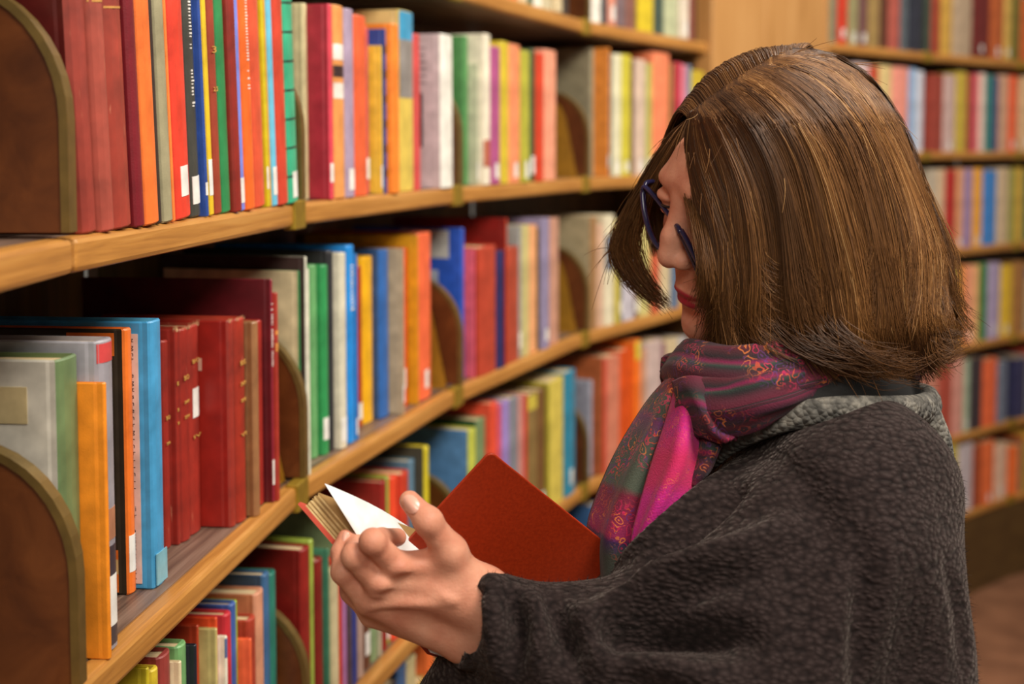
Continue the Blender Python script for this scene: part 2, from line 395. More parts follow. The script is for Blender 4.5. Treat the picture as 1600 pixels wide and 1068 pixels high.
# --- upper row, near bay: books leaning on the big dark plate
G = M_GILT
gild = lambda: [(z_, z_ + .006, (206, 148, 78)) for z_ in (.60, .66, .71, .76, .83)]
row = [
 (118, 140, 0, (150, 58, 46), {'h': .285, 'worn': 1, 'label': False, 'bulge': .009, 's': .012, 'side': (84, 18, 14)}),  # dark side colour paints the shaded gaps between these three reds
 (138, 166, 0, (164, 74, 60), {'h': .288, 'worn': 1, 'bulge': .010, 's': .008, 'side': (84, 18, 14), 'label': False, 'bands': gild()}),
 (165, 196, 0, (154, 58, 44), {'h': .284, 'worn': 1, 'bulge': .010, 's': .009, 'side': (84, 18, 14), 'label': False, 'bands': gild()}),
 (194, 222, 0, (118, 26, 36), {'h': .288, 'look': 'maroon'}),
 (220, 245, 0, (238, 116, 48), {'h': .286}),
 (243, 251, 0, (58, 46, 40), {'h': .285}),
 (251, 265, 0, (158, 150, 118), {'h': .288}),
 (264, 270, 0, (240, 128, 58), {'h': .280}),
 (270, 295, 0, (224, 62, 42), {'h': .285, 'label': True, 'lz': .02}),
 (294, 309, 0, (64, 64, 58), {'h': .288, 'label': True, 'lz': .012, 'vtitle': (.62, .006, M_LABEL, .97)}),
 (309, 325, 0, (42, 74, 152), {'h': .280, 'label': True, 'lz': .02, 'lh': .012}),
 (326, 332, 0, (228, 190, 40), {'h': .285, 'label': True}),
 (332, 342, 0, (154, 62, 42), {'h': .280, 'titles': [(.80, 'N', .008, G), (.55, '3', .009, G), (.42, '2,5', .006, G)], 'label': False}),
 (342, 356, 0, (46, 132, 76), {'h': .286, 'label': False}),
 (356, 374, 0, (140, 38, 28), {'h': .288, 'worn': 1, 'label': False}),
 (374, 380, 0, (124, 138, 226), {'h': .284}),
 (380, 395, 0, (236, 104, 36), {'h': .288, 'vtitle': (.5, .006, M_LABEL, .93), 'label': False}),
 (395, 411, 0, (218, 84, 52), {'h': .285, 'label': False}),
 (411, 417, 0, (206, 194, 28), {'h': .288, 'label': True, 'look': 'yellow and black'}),
 (417, 423, 0, (210, 162, 52), {'h': .288}),
 (423, 431, 0, (108, 190, 222), {'h': .283}),
 (431, 447, 0, (204, 66, 44), {'h': .286, 'label': False}),
 (442, 469, 0, (58, 172, 130), {'h': .270, 's': .0022, 'look': 'black-banded turquoise', 'bulge': .006, 'label': True, 'lz': .006, 'bands': [(q, q + .009, (34, 60, 52)) for q in (.11, .23, .35, .47, .59, .71, .83, .95)]}),
]
shelf_row(BAYS[1], SHELF_Z['A'], 'upper', 'of the near bay', 'books on the upper row of the near bay', row, 0.004, 5.0)
# --- upper row, second bay
row = [
 (474, 481, 7, (212, 196, 150), {'s': .03, 'label': False}),
 (503, 520, 8, (218, 62, 82), {'yb': 313, 'side': (160, 40, 54), 'look': 'crimson', 'label': True}),
 (520, 537, 12, (228, 152, 82), {'label': False, 'bands': [(.52, .60, (235, 225, 215)), (.63, .69, (60, 40, 40)), (.72, .8, (238, 228, 220))]}),
 (537, 552, 17, (166, 146, 172), {'label': True, 'side': (120, 104, 100), 'look': 'lilac-grey', 's': .006}),
 (552, 572, 28, (228, 96, 54), {}),
 (571, 576, 44, (196, 84, 84), {'s': .03}),
 (576, 586, 72, (224, 184, 58), {'s': .012, 'label': True}),
 (586, 596, 46, (42, 66, 140), {'look': 'blue patterned', 'label': False, 'bands': [(q, q + .05, (30, 34, 52)) for q in (.1, .25, .4, .55, .7, .85)]}),
 (602, 622, 40, (242, 130, 42), {'side': (240, 132, 40), 's': .002}),
 (623, 645, 22, (216, 188, 84), {'side': (214, 184, 120), 'bands': [(.84, .995, (62, 152, 196)), (.52, .84, (140, 134, 130))], 'look': 'blue-topped yellow', 'label': False, 's': .012}),
 (645, 655, 55, (204, 74, 72), {'label': False, 's': .016}),
 (688, 706, 58, (238, 232, 222), {'yb': 299, 'side': (196, 176, 180), 'look': 'white-spined', 'label': False}),
]
r2 = shelf_row(BAYS[2], SHELF_Z['A'], 'upper', 'of the second bay', 'books on the upper row of the second bay', row, 0.008, 0.6)
for (b, T, D, h, s, bl) in r2[-1:]:
    box('cover_photo', -0.0004, 0.0004, 0.028, 0.075, h * .27, h * .62, cover_mat((28, 28, 48), .3, False), b)
    for k in range(6): box('cover_print', -0.0003, 0.0003, 0.022, 0.08, h * (.68 + k * .045), h * (.69 + k * .045), cover_mat((120, 104, 110), .4, False), b)
row = [
 (722, 729, 57, (78, 140, 76), {'s': .03, 'label': False}),
 (728, 737, 100, (192, 194, 164), {'label': True}),
 (745, 764, 55, (232, 222, 198), {'bulge': .006, 'label': False, 'bands': [(.12, .3, (176, 92, 66))]}),
 (765, 780, 75, (170, 80, 130), {}), (780, 793, 67, (208, 184, 48), {}), (793, 811, 72, (238, 142, 98), {'label': True}),
 (811, 826, 81, (174, 172, 58), {'label': True}), (826, 833, 78, (58, 82, 50), {}), (833, 848, 85, (208, 62, 34), {}), (848, 867, 81, (238, 156, 126), {'label': False}),
]
shelf_row(BAYS[3], SHELF_Z['A'], 'upper', 'of the third bay', 'books on the upper row of the third bay', row, 0.006)
row = [
 (921, 926, 75, (150, 140, 112), {'s': .04, 'label': False}),
 (926, 940, 75, (242, 146, 60), {'label': True, 's': .004}), (940, 944, 90, (132, 60, 92), {}), (944, 954, 85, (70, 82, 94), {}), (954, 969, 86, (220, 214, 180), {'label': True}),
 (969, 984, 87, (200, 188, 56), {}), (984, 989, 95, (104, 70, 60), {}), (989, 1007, 95, (210, 184, 164), {}), (1007, 1017, 100, (178, 172, 88), {}), (1017, 1044, 85, (242, 132, 92), {}),
 (1044, 1050, 100, (140, 116, 60), {}), (1050, 1062, 99, (178, 42, 60), {}), (1062, 1070, 102, (214, 122, 142), {}), (1070, 1077, 103, (108, 130, 152), {}), (1077, 1098, 112, (194, 168, 44), {}),
]
shelf_row(BAYS[4], SHELF_Z['A'], 'upper', 'of the last bay', 'books on the upper row of the last bay', row, 0.006, 0, BAYS[4].w - .02)
# --- topmost row
P1 = [(214, 120, 70), (196, 184, 150), (236, 230, 214), (210, 190, 150), (120, 96, 60), (196, 200, 170), (60, 50, 44), (200, 172, 60), (150, 60, 46), (92, 110, 84)]
row = [(x, x + w, 0, c, {'h': random.uniform(.2, .28)}) for x, w, c in ((722, 12, P1[8]), (735, 14, P1[3]), (750, 10, P1[9]), (762, 14, P1[7]), (778, 12, P1[6]), (792, 15, P1[0]), (808, 14, P1[3]), (823, 8, P1[9]), (832, 13, P1[2]), (846, 14, P1[1]), (861, 16, P1[3]), (878, 9, P1[6]))]
shelf_row(BAYS[3], SHELF_Z['T'], 'topmost', 'of the third bay', 'books on the topmost row of the third bay', row, 0.008)
row = [(919, 938, 0, (236, 228, 216), {'h': .27}), (938, 947, 0, (52, 54, 60), {'h': .25}), (948, 961, 0, (206, 134, 112), {'h': .25}), (961, 976, 0, (116, 96, 100), {'h': .27}), (976, 992, 0, (128, 84, 74), {'h': .24}),
       (993, 1020, 0, (212, 186, 40), {'h': .27}), (1021, 1036, 0, (64, 80, 70), {'h': .25}), (1036, 1058, 0, (182, 186, 148), {'h': .27}), (1058, 1075, 0, (216, 202, 182), {'h': .26}), (1075, 1083, 0, (134, 72, 60), {'h': .24})]
shelf_row(BAYS[4], SHELF_Z['T'], 'topmost', 'of the last bay', 'books on the topmost row of the last bay', row, 0.008, 0, BAYS[4].w - .02)

# --- middle row, near bay
RED = (150, 38, 26)
row = [
 (97, 129, 552, (100, 122, 80), {'s': .022, 'side': (204, 198, 184), 'look': 'green-spined cream', 'label': False, 'bulge': .003}),
 (130, 150, 597, (234, 138, 34), {'yb': 1060, 'look': 'smooth orange', 'label': False, 'rough': .35}),
 (156, 180, 526, (150, 146, 154), {'yb': 1004, 'look': 'grey photo-covered', 'label': True, 'lz': .02, 'lh': .04, 'bands': [(.02, .10, (70, 62, 66)), (.22, .34, (60, 52, 60)), (.36, .46, (176, 120, 90)), (.93, .99, (206, 70, 70))], 'side': (166, 164, 172)}),
 (198, 209, 511, (240, 116, 36), {'yb': 921, 'side': (52, 40, 26), 'look': 'black and orange', 'label': True, 'lz': .02}),
 (224, 255, 497, (66, 150, 200), {'yb': 906, 'side': (66, 150, 200), 'look': 'blue', 'label': False, 'bulge': .004}),
 (255, 264, 530, RED, {'yb': 852, 'worn': 1, 'label': False, 'titles': [(.62, 'BO', .006, G), (.5, 'SKR', .004, G)]}),
 (264, 281, 514, RED, {'yb': 849, 'worn': 1, 'label': False, 'look': 'frayed red', 'titles': [(.74, 'BO', .006, G), (.62, 'SA', .005, G), (.56, 'SKRI', .004, G)]}),
 (281, 293, 511, RED, {'yb': 839, 'worn': 1, 'label': False, 'titles': [(.76, 'BO', .007, G), (.65, 'SAAM', .0045, G), (.58, 'SERI', .0045, G)]}),
 (293, 311, 504, (154, 42, 30), {'yb': 824, 'worn': 1, 'label': True, 'lz': .12, 'lh': .03, 'look': 'stickered red', 'titles': [(.82, 'BO', .006, G), (.46, 'IV', .005, G)]}),
 (344, 364, 499, (150, 46, 34), {'yb': 819, 'worn': 1, 'side': (140, 24, 14), 'look': 'wide red', 'label': False, 'bulge': .005}),
 (364, 381, 494, (156, 44, 26), {'yb': 808, 'worn': 1, 'label': False, 'look': 'gilt-lettered red', 'titles': [(.77, 'BOG', .0075, G), (.67, 'SAAM', .006, G), (.59, 'SERIE', .005, G), (.42, 'VI', .006, G)]}),
 (390, 403, 501, (150, 104, 66), {'yb': 802, 'label': False, 'side': (126, 82, 48)}),
 (403, 409, 499, (158, 40, 30), {'s': .02, 'label': False}),
 (409, 418, 436, (136, 30, 48), {'s': .008, 'd': .215, 'side': (88, 14, 22), 'look': 'tall maroon', 'label': True, 'lz': .02, 'vtitle': (.32, .005, M_LABEL, .92)}),
 (418, 431, 457, (168, 52, 40), {'s': .004, 'label': False, 'd': .15, 'bands': [(.72, .76, (214, 140, 70)), (.8, .82, (214, 140, 70))]}),
]
rb = shelf_row(BAYS[1], SHELF_Z['B'], 'middle', 'of the near bay', 'books on the middle row of the near bay', row, 0.01)
# printed back cover of the blue book, orange pattern, cream cover panel
b, T, D, h, s, bl = rb[4]
PINK = cover_mat((220, 188, 178), .5, False)
box('back_cover_print', -0.0006, 0.0003, 0.0085, 0.12, h * .022, h * .955, PINK, b)
words_ = ['gsz', 'ag', 'om', '"', '', 'ide', 'tug', 'ort', 'ers', 'en', 'ute', 'on', '\u00e4r', 'ng', 'lls-', 'en', 'tyr', 'rt-', 'les-', 'och', 'f\u00f6r-', 't\u00e5-', '', '', 'i', 'ver']
for i, wd in enumerate(words_):
    if wd: text('cover_text', wd, 0.0062, M_INK, b, (-0.0007, 0.0125, h * (.925 - i * .0262)), (math.pi / 2, 0, -math.pi / 2), 'RIGHT', 0.0001)
text('barcode_number', '9 789100 552695', 0.0066, M_INK, b, (-0.0007, 0.0135, h * .035), (math.pi / 2, -math.pi / 2, -math.pi / 2), 'LEFT', 0.0001)
box('tape_patch', T * .1, T * .97, -bl - .0006, -bl + .0006, h * .012, h * .13, cover_mat((120, 178, 196), .25, False), b)
b, T, D, h, s, bl = rb[3]
OR = cover_mat((240, 112, 30), .4, False)
box('orange_print', -0.0005, 0.0003, 0.007, 0.05, h * .90, h * .985, OR, b); box('orange_print', -0.0005, 0.0003, 0.007, 0.05, h * .01, h * .17, OR, b)
box('cream_print', -0.0007, 0.0002, 0.007, 0.04, h * .08, h * .135, cover_mat((226, 182, 120), .4, False), b)
b, T, D, h, s, bl = rb[0]
box('cover_print', -0.0005, 0.0003, 0.022, 0.12, h * .80, h * .915, cover_mat((196, 176, 130), .5, False), b)
box('cover_print', -0.0005, 0.0003, 0.11, 0.14, h * .5, h * .75, cover_mat((70, 70, 72), .5, False), b)
b, T, D, h, s, bl = rb[9]
box('cover_sticker', -0.0005, 0.0003, 0.026, 0.034, h * .76, h * .82, cover_mat((196, 150, 130), .4, False), b)
# frayed head of the red spines
FR = cover_mat((214, 176, 128), .8, False)
for q in (6, 7, 8, 9, 10):
    b, T, D, h, s, bl = rb[q]; v = []; f = []
    for i in range(26):
        x = T * random.uniform(.08, .95); y = -bl * .8 + random.uniform(-.0004, .003); a = random.uniform(-.0025, .0025); hh = random.uniform(.001, .0045 if q in (6, 8) else .002); k = len(v); w_ = random.uniform(.0003, .0009)
        v += [(x - w_, y, h - .0025), (x + w_, y, h - .0025), (x, y + .0008, h - .0025), (x + a, y + random.uniform(-.001, .001), h + hh)]; f += [(k, k + 1, k + 3), (k + 1, k + 2, k + 3), (k + 2, k, k + 3), (k, k + 2, k + 1)]
    fr = mesh('frayed_threads', v, f, FR, b); fr['kind'] = 'stuff'
# --- middle row, second bay
row = [
 (438, 450, 423, (40, 116, 62), {'s': .012, 'side': (206, 190, 150), 'look': 'green and cream', 'label': False}),
 (452, 472, 401, (208, 206, 188), {'s': .006, 'side': (60, 44, 40), 'label': False}),
 (472, 480, 420, (220, 216, 196), {'s': .006, 'label': False}),
 (484, 494, 413, (104, 166, 104), {'yb': 712, 'label': False}), (494, 511, 413, (46, 144, 80), {'yb': 707, 'label': True, 'lz': .02}),
 (513, 520, 391, (42, 42, 46), {'yb': 702, 'd': .2}), (522, 539, 394, (212, 206, 184), {'yb': 697, 'label': True, 'look': 'cream'}),
 (541, 552, 382, (32, 138, 222), {'yb': 688, 'vtitle': (.26, .010, M_LABEL, .9), 'label': False, 'look': 'bright blue lettered'}), (552, 557, 396, (38, 122, 194), {'s': .02, 'label': True}),
 (558, 564, 415, (166, 50, 30), {'yb': 665, 'label': True, 'titles': []}), (564, 581, 399, (236, 174, 18), {'yb': 655, 'label': False}),
 (586, 606, 389, (44, 98, 170), {'yb': 647, 'side': (40, 72, 118), 'label': False}), (607, 615, 388, (176, 156, 126), {'s': .016, 'label': True}),
 (616, 636, 387, (214, 66, 24), {'yb': 632, 'label': True, 'lz': .03}), (638, 650, 368, (206, 146, 18), {'s': .02, 'label': False}), (652, 672, 362, (240, 104, 62), {'yb': 617, 'label': True, 'side': (150, 84, 24), 'd': .2}),
]
shelf_row(BAYS[2], SHELF_Z['B'], 'middle', 'of the second bay', 'books on the middle row of the second bay', row, 0.012)
row = [
 (719, 724, 356, (44, 86, 190), {'s': .03, 'side': (40, 84, 188), 'label': False, 'd': .2}), (724, 732, 389, (218, 92, 112), {'s': .012}),
 (732, 744, 389, (146, 26, 16), {}), (744, 774, 382, (180, 64, 42), {'look': 'wide brick red'}), (775, 786, 391, (38, 40, 92), {}),
 (786, 791, 341, (196, 62, 30), {'s': .004, 'd': .22, 'side': (126, 18, 12), 'label': False}), (791, 809, 384, (170, 68, 46), {}), (809, 813, 352, (152, 152, 150), {}), (813, 825, 351, (196, 184, 122), {}),
 (825, 837, 351, (230, 164, 112), {}), (837, 841, 356, (80, 66, 30), {}), (841, 857, 340, (142, 132, 164), {'label': True}), (857, 871, 340, (196, 144, 122), {}),
]
rr = shelf_row(BAYS[3], SHELF_Z['B'], 'middle', 'of the third bay', 'books on the middle row of the third bay', row, 0.012)
b, T, D, h, s, bl = rr[0]
box('cover_print', -0.0005, 0.0003, 0.02, 0.11, h * .80, h * .985, cover_mat((186, 186, 180), .4, False), b)
box('cover_print', -0.0007, 0.0003, 0.04, 0.07, h * .62, h * .72, cover_mat((170, 178, 190), .4, False), b)
row = [
 (921, 931, 338, (154, 114, 72), {'s': .01, 'side': (182, 166, 130), 'label': False}), (931, 940, 350, (208, 168, 142), {}), (940, 958, 335, (224, 214, 184), {'bands': [(.5, .82, (110, 116, 130))]}), (958, 967, 345, (194, 178, 66), {}), (967, 971, 350, (96, 102, 112), {}),
 (971, 990, 350, (194, 188, 198), {}), (990, 996, 355, (112, 76, 54), {}), (996, 1015, 345, (204, 192, 122), {}), (1015, 1030, 350, (196, 90, 60), {}), (1030, 1046, 345, (210, 190, 150), {}), (1046, 1060, 350, (92, 112, 140), {}), (1060, 1078, 345, (200, 150, 60), {}), (1078, 1097, 352, (170, 60, 50), {}),
]
shelf_row(BAYS[4], SHELF_Z['B'], 'middle', 'of the last bay', 'books on the middle row of the last bay', row, 0.008, 0, BAYS[4].w - .02)
# --- lower row, near bay
row = [
 (180, 196, 1066, (120, 40, 34), {'h': .2}), (196, 212, 1060, (70, 66, 40), {'h': .2}),
 (226, 238, 1041, (204, 184, 38), {'s': .02}), (238, 251, 1038, (210, 184, 48), {'s': .02}), (252, 269, 1011, (152, 60, 54), {'worn': 1, 's': .022}), (271, 281, 1031, (230, 210, 170), {'s': .012}),
 (281, 293, 998, (112, 164, 102), {'s': .018}), (294, 312, 1005, (30, 32, 42), {'s': .008, 'look': 'black'}), (312, 315, 975, (196, 68, 36), {'s': .045}), (315, 324, 980, (202, 186, 118), {'s': .028, 'vtitle': (.5, .008, M_INK, .62), 'look': 'pale yellow lettered'}),
 (325, 341, 963, (236, 82, 40), {'s': .03}), (342, 352, 992, (230, 226, 206), {'s': .022, 'bands': [(.9, .99, (84, 104, 150))]}), (352, 361, 952, (200, 46, 56), {'s': .034}), (361, 369, 937, (60, 92, 164), {'s': .036}), (369, 373, 936, (154, 186, 60), {'s': .036}),
 (374, 388, 996, (238, 98, 56), {'s': .022}), (388, 398, 958, (174, 62, 40), {'worn': 1, 's': .03}), (399, 411, 916, (214, 148, 116), {'s': .034, 'side': (196, 120, 80), 'bands': [(.02, .45, (170, 106, 64))]}), (411, 420, 890, (58, 102, 146), {'s': .034, 'side': (44, 66, 92), 'd': .2}), (420, 430, 888, (38, 120, 104), {'s': .034}), (430, 435, 888, (168, 124, 84), {'s': .034}),
]
shelf_row(BAYS[1], SHELF_Z['C'], 'lower', 'of the near bay', 'books on the lower row of the near bay', row, 0.03)
# --- lower row, second bay
row = [
 (470, 484, 850, (140, 30, 24), {'s': .02, 'side': (122, 22, 16), 'd': .21, 'look': 'large dark red', 'label': False}), (484, 490, 841, (156, 178, 70), {'s': .024}), (491, 503, 868, (124, 28, 22), {'s': .028}), (503, 514, 857, (62, 126, 98), {'s': .02}), (514, 527, 885, (212, 198, 156), {'s': .018}),
 (527, 533, 870, (206, 52, 26), {}), (533, 540, 875, (170, 114, 166), {}), (540, 549, 870, (90, 74, 80), {}), (549, 556, 875, (48, 60, 136), {}), (556, 565, 880, (178, 148, 136), {}), (565, 576, 872, (96, 54, 38), {}),
 (577, 587, 800, (132, 156, 112), {}), (587, 594, 800, (206, 196, 170), {}), (594, 602, 748, (146, 32, 26), {'label': False}), (602, 607, 742, (150, 170, 70), {'s': .026}), (607, 619, 740, (232, 72, 40), {}), (620, 637, 733, (196, 58, 36), {}), (637, 646, 715, (92, 124, 146), {}), (647, 668, 695, (206, 190, 38), {'s': .006, 'side': (66, 62, 50), 'd': .2, 'look': 'yellow-framed', 'label': False}),
]
shelf_row(BAYS[2], SHELF_Z['C'], 'lower', 'of the second bay', 'books on the lower row of the second bay', row, 0.02)
row = [
 (731, 742, 667, (186, 192, 74), {'s': .012, 'side': (84, 132, 180), 'd': .22, 'look': 'large blue-covered', 'label': False}), (743, 757, 650, (112, 134, 92), {'s': .02, 'side': (36, 76, 40), 'd': .22}),
 (757, 775, 626, (220, 76, 50), {}), (775, 781, 630, (206, 82, 104), {}), (781, 794, 623, (154, 130, 196), {}), (794, 808, 617, (128, 130, 140), {}), (808, 816, 615, (196, 134, 124), {}), (816, 822, 615, (190, 62, 46), {}), (822, 838, 610, (134, 108, 62), {'bands': [(.88, .99, (204, 186, 70))]}),
 (838, 850, 605, (114, 78, 42), {}), (850, 856, 600, (134, 124, 24), {}), (856, 879, 586, (212, 192, 84), {'look': 'wide yellow'}), (880, 897, 575, (40, 130, 162), {}),
]
shelf_row(BAYS[3], SHELF_Z['C'], 'lower', 'of the third bay', 'books on the lower row of the third bay', row, 0.012)
row = [
 (919, 924, 593, (154, 156, 172), {'s': .03}), (924, 934, 559, (176, 94, 52), {}), (934, 946, 559, (190, 62, 46), {}), (946, 967, 552, (206, 124, 98), {}), (967, 985, 543, (212, 78, 20), {}), (985, 999, 530, (240, 114, 30), {'bands': [(.84, .99, (214, 190, 60))]}), (999, 1009, 545, (196, 144, 114), {}),
 (1009, 1032, 528, (200, 176, 170), {}), (1032, 1038, 535, (150, 110, 120), {}), (1038, 1058, 530, (206, 186, 146), {}), (1058, 1072, 525, (176, 172, 176), {}), (1072, 1086, 530, (150, 80, 60), {}), (1086, 1098, 530, (80, 96, 120), {}),
]
shelf_row(BAYS[4], SHELF_Z['C'], 'lower', 'of the last bay', 'books on the lower row of the last bay', row, 0.008, 0, BAYS[4].w - .02)
# --- lowest visible row
PAL = [(60, 100, 150), (230, 110, 50), (190, 60, 46), (206, 190, 140), (80, 120, 84), (50, 46, 50), (190, 150, 70), (150, 120, 150)]
row = [(x, x + 14, 0, PAL[(k * 3) % 8], {'h': random.uniform(.2, .27)}) for k, x in enumerate(range(500, 700, 15))]
shelf_row(BAYS[2], SHELF_Z['D'], 'lowest', 'of the second bay', 'books on the lowest row of the second bay', row, 0.03)
row = [(x, x + 14, 0, PAL[(k * 5 + 1) % 8], {'h': random.uniform(.2, .27)}) for k, x in enumerate(range(724, 896, 15))]
shelf_row(BAYS[3], SHELF_Z['D'], 'lowest', 'of the third bay', 'books on the lowest row of the third bay', row, 0.02)
row = [(x, x + 14, 0, PAL[(k * 5) % 8], {'h': random.uniform(.2, .27)}) for k, x in enumerate(range(922, 1000, 15))]
shelf_row(BAYS[4], SHELF_Z['D'], 'lowest', 'of the last bay', 'books on the lowest row of the last bay', row, 0.02)

# --- added ochre sheets painting the lit, reflecting part of the side plates
for bi, rw, lab in ((1, 'B', 'ochre sheet standing in for plate highlight beside the tall maroon book'), (2, 'B', 'ochre sheet standing in for plate highlight beside the salmon-spined book of the second bay'), (3, 'A', 'ochre sheet standing in for plate highlight on the upper row of the third bay'),
                    (3, 'B', 'ochre sheet standing in for plate highlight on the middle row of the third bay'), (1, 'C', 'ochre sheet standing in for plate highlight on the lower row of the near bay'), (2, 'C', 'ochre sheet standing in for plate highlight beside the yellow-framed book')):
    bb = BAYS[bi]; e = empty('plate_highlight', bb.place(bb.w + .0024, 0.0, SHELF_Z[rw] + .0004), bb.ang)
    tag(e, lab, 'plate_highlight', 'ochre highlight sheets against the side plates')
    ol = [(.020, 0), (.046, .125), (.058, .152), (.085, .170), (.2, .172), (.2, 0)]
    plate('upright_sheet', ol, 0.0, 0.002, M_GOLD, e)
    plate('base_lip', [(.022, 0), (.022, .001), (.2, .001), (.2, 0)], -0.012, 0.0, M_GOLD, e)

# --- right-hand wall beyond the panel
FIRST = {}
def right_row(k, row, specs, hrange):
    z = RSHELF[k]
    for bi in range(3):
        b = RBAYS[bi]; FIRST.setdefault(k, specs[0][0])
        xa = project_x(b, 0.0, z); xb = project_x(b, b.w, z)
        sub = [sp for sp in specs if xa + 1 <= (sp[0] + sp[1]) / 2 < xb - 1]
        if sub: shelf_row(b, z, row, ('beyond the panel', 'at far end', 'past the picture edge')[bi], 'books on the %s row beyond the panel' % row, sub, 0.010, 0, b.w - .004)
def project_x(b, u, z):
    P = b.place(u, 0.01, z); d = P.y * CP - (z - ZC) * SP
    return 800 + F * P.x / d
def seq(xs, cols, yt):
    return [(xs[i], xs[i + 1], (yt[i % len(yt)] if isinstance(yt, (list, tuple)) else yt), cols[i], {}) for i in range(len(cols))]
right_row(0, 'highest', [(a, b, 0, c, {'h': .26 - .03 * ((a * 7) % 5) / 5}) for a, b, c in zip(
    [1291, 1307, 1324, 1340, 1354, 1373, 1387, 1406, 1418, 1442, 1454, 1469, 1487, 1518, 1546, 1568, 1580, 1594], [1306, 1323, 1340, 1354, 1373, 1386, 1405, 1417, 1441, 1453, 1468, 1486, 1517, 1545, 1567, 1579, 1593, 1606],
    [(122, 120, 96), (190, 52, 30), (140, 132, 92), (104, 66, 66), (150, 122, 72), (84, 46, 30), (170, 84, 72), (84, 92, 98), (44, 46, 58), (56, 66, 52), (150, 60, 40), (196, 152, 66), (176, 152, 126), (104, 34, 32), (176, 88, 44), (198, 160, 80), (110, 100, 40), (190, 90, 40)])], 0)
right_row(1, 'second', seq([1292, 1310, 1330, 1355, 1370, 1391, 1417, 1429, 1450, 1472, 1491, 1509, 1518, 1527, 1537, 1550, 1558, 1574, 1594, 1612],
    [(190, 150, 110), (150, 60, 50), (216, 190, 190), (186, 70, 46), (216, 190, 130), (236, 148, 130), (140, 170, 206), (206, 208, 220), (150, 62, 50), (196, 166, 160), (190, 164, 62), (150, 46, 44), (206, 92, 100), (216, 190, 176), (50, 124, 120), (66, 60, 104), (206, 160, 130), (240, 96, 54), (206, 170, 130)],
    [104, 112, 100, 105, 103, 102, 108, 112, 117, 118, 106, 115, 116, 115, 118, 120, 117, 112, 118]), 0)
right_row(2, 'third', seq([1300, 1322, 1345, 1370, 1392, 1412, 1430, 1448, 1462, 1474, 1492, 1503, 1518, 1533, 1555, 1574, 1586, 1596, 1612],
    [(150, 80, 60), (200, 170, 120), (90, 110, 130), (170, 60, 50), (206, 180, 140), (130, 140, 110), (206, 176, 190), (184, 170, 150), (210, 180, 146), (176, 44, 40), (220, 156, 110), (156, 130, 170), (238, 166, 56), (64, 132, 206), (206, 180, 146), (150, 146, 70), (200, 160, 60), (90, 110, 70)], [262, 266, 260, 264]), 0)
right_row(3, 'fourth', seq([1400, 1420, 1440, 1460, 1480, 1497, 1507, 1517, 1528, 1540, 1561, 1580, 1600], [(120, 90, 60), (190, 160, 110), (150, 60, 50), (130, 140, 90), (160, 146, 60), (234, 146, 70), (232, 150, 120), (238, 176, 120), (40, 124, 56), (172, 156, 190), (228, 186, 50), (160, 110, 60)], [410, 414, 408]), 0)
right_row(4, 'fifth', seq([1420, 1435, 1464, 1486, 1504, 1513, 1533, 1556, 1572, 1583, 1602], [(150, 120, 100), (206, 136, 116), (176, 76, 60), (214, 150, 136), (166, 186, 160), (60, 50, 56), (236, 106, 62), (110, 120, 140), (180, 146, 76), (50, 50, 84)], [558, 562, 556]), 0)
right_row(5, 'sixth', seq([1440, 1456, 1472, 1494, 1518, 1532, 1552, 1572, 1590, 1608], [(120, 80, 60), (160, 90, 60), (206, 186, 60), (196, 184, 190), (160, 72, 40), (230, 110, 60), (226, 186, 160), (236, 110, 50), (120, 90, 60)], [690, 694, 686]), 0)

# --- the shelves going on beyond what the picture shows: one filled mass of books
PAL2 = [(176, 70, 50), (206, 180, 130), (90, 110, 130), (196, 150, 60), (120, 90, 60), (60, 90, 70), (200, 120, 80), (160, 150, 140)]
fv = []; ff = []; fm = []
def fill(b, z, ua, ub):
    u = ua
    while u < ub - .02:
        T = random.uniform(.012, .034); H = random.uniform(.19, .27); s_ = random.uniform(.006, .018); D = .16; k = len(fv)
        for (x, y, q) in ((u, s_, 0), (u + T, s_, 0), (u + T, s_ + D, 0), (u, s_ + D, 0), (u, s_, H), (u + T, s_, H), (u + T, s_ + D, H), (u, s_ + D, H)): fv.append(b.place(x, y, z + .0004 + q))
        ff.extend([(k + 3, k + 2, k + 1, k), (k + 4, k + 5, k + 6, k + 7), (k, k + 1, k + 5, k + 4), (k + 1, k + 2, k + 6, k + 5), (k + 2, k + 3, k + 7, k + 6), (k + 3, k, k + 4, k + 7)]); fm.extend([random.randrange(8)] * 6)
        u += T + .001
for bi in range(2, 6):
    for z in RSHELF: fill(RBAYS[bi], z, .05 if bi == 2 else .01, RBAYS[bi].w - .01)
for k in (3, 4, 5): fill(RBAYS[0], RSHELF[k], .01, min(RBAYS[0].w - .02, RBAYS[0].u_at(FIRST[k], .01, RSHELF[k]) - .004))
fo = mesh('further_books', fv, ff, [cover_mat(c, .5, False) for c in PAL2]); fo.data.polygons.foreach_set('material_index', fm)
tag(fo, 'rows of further books filling the shelves behind the woman', 'books', kind='stuff')

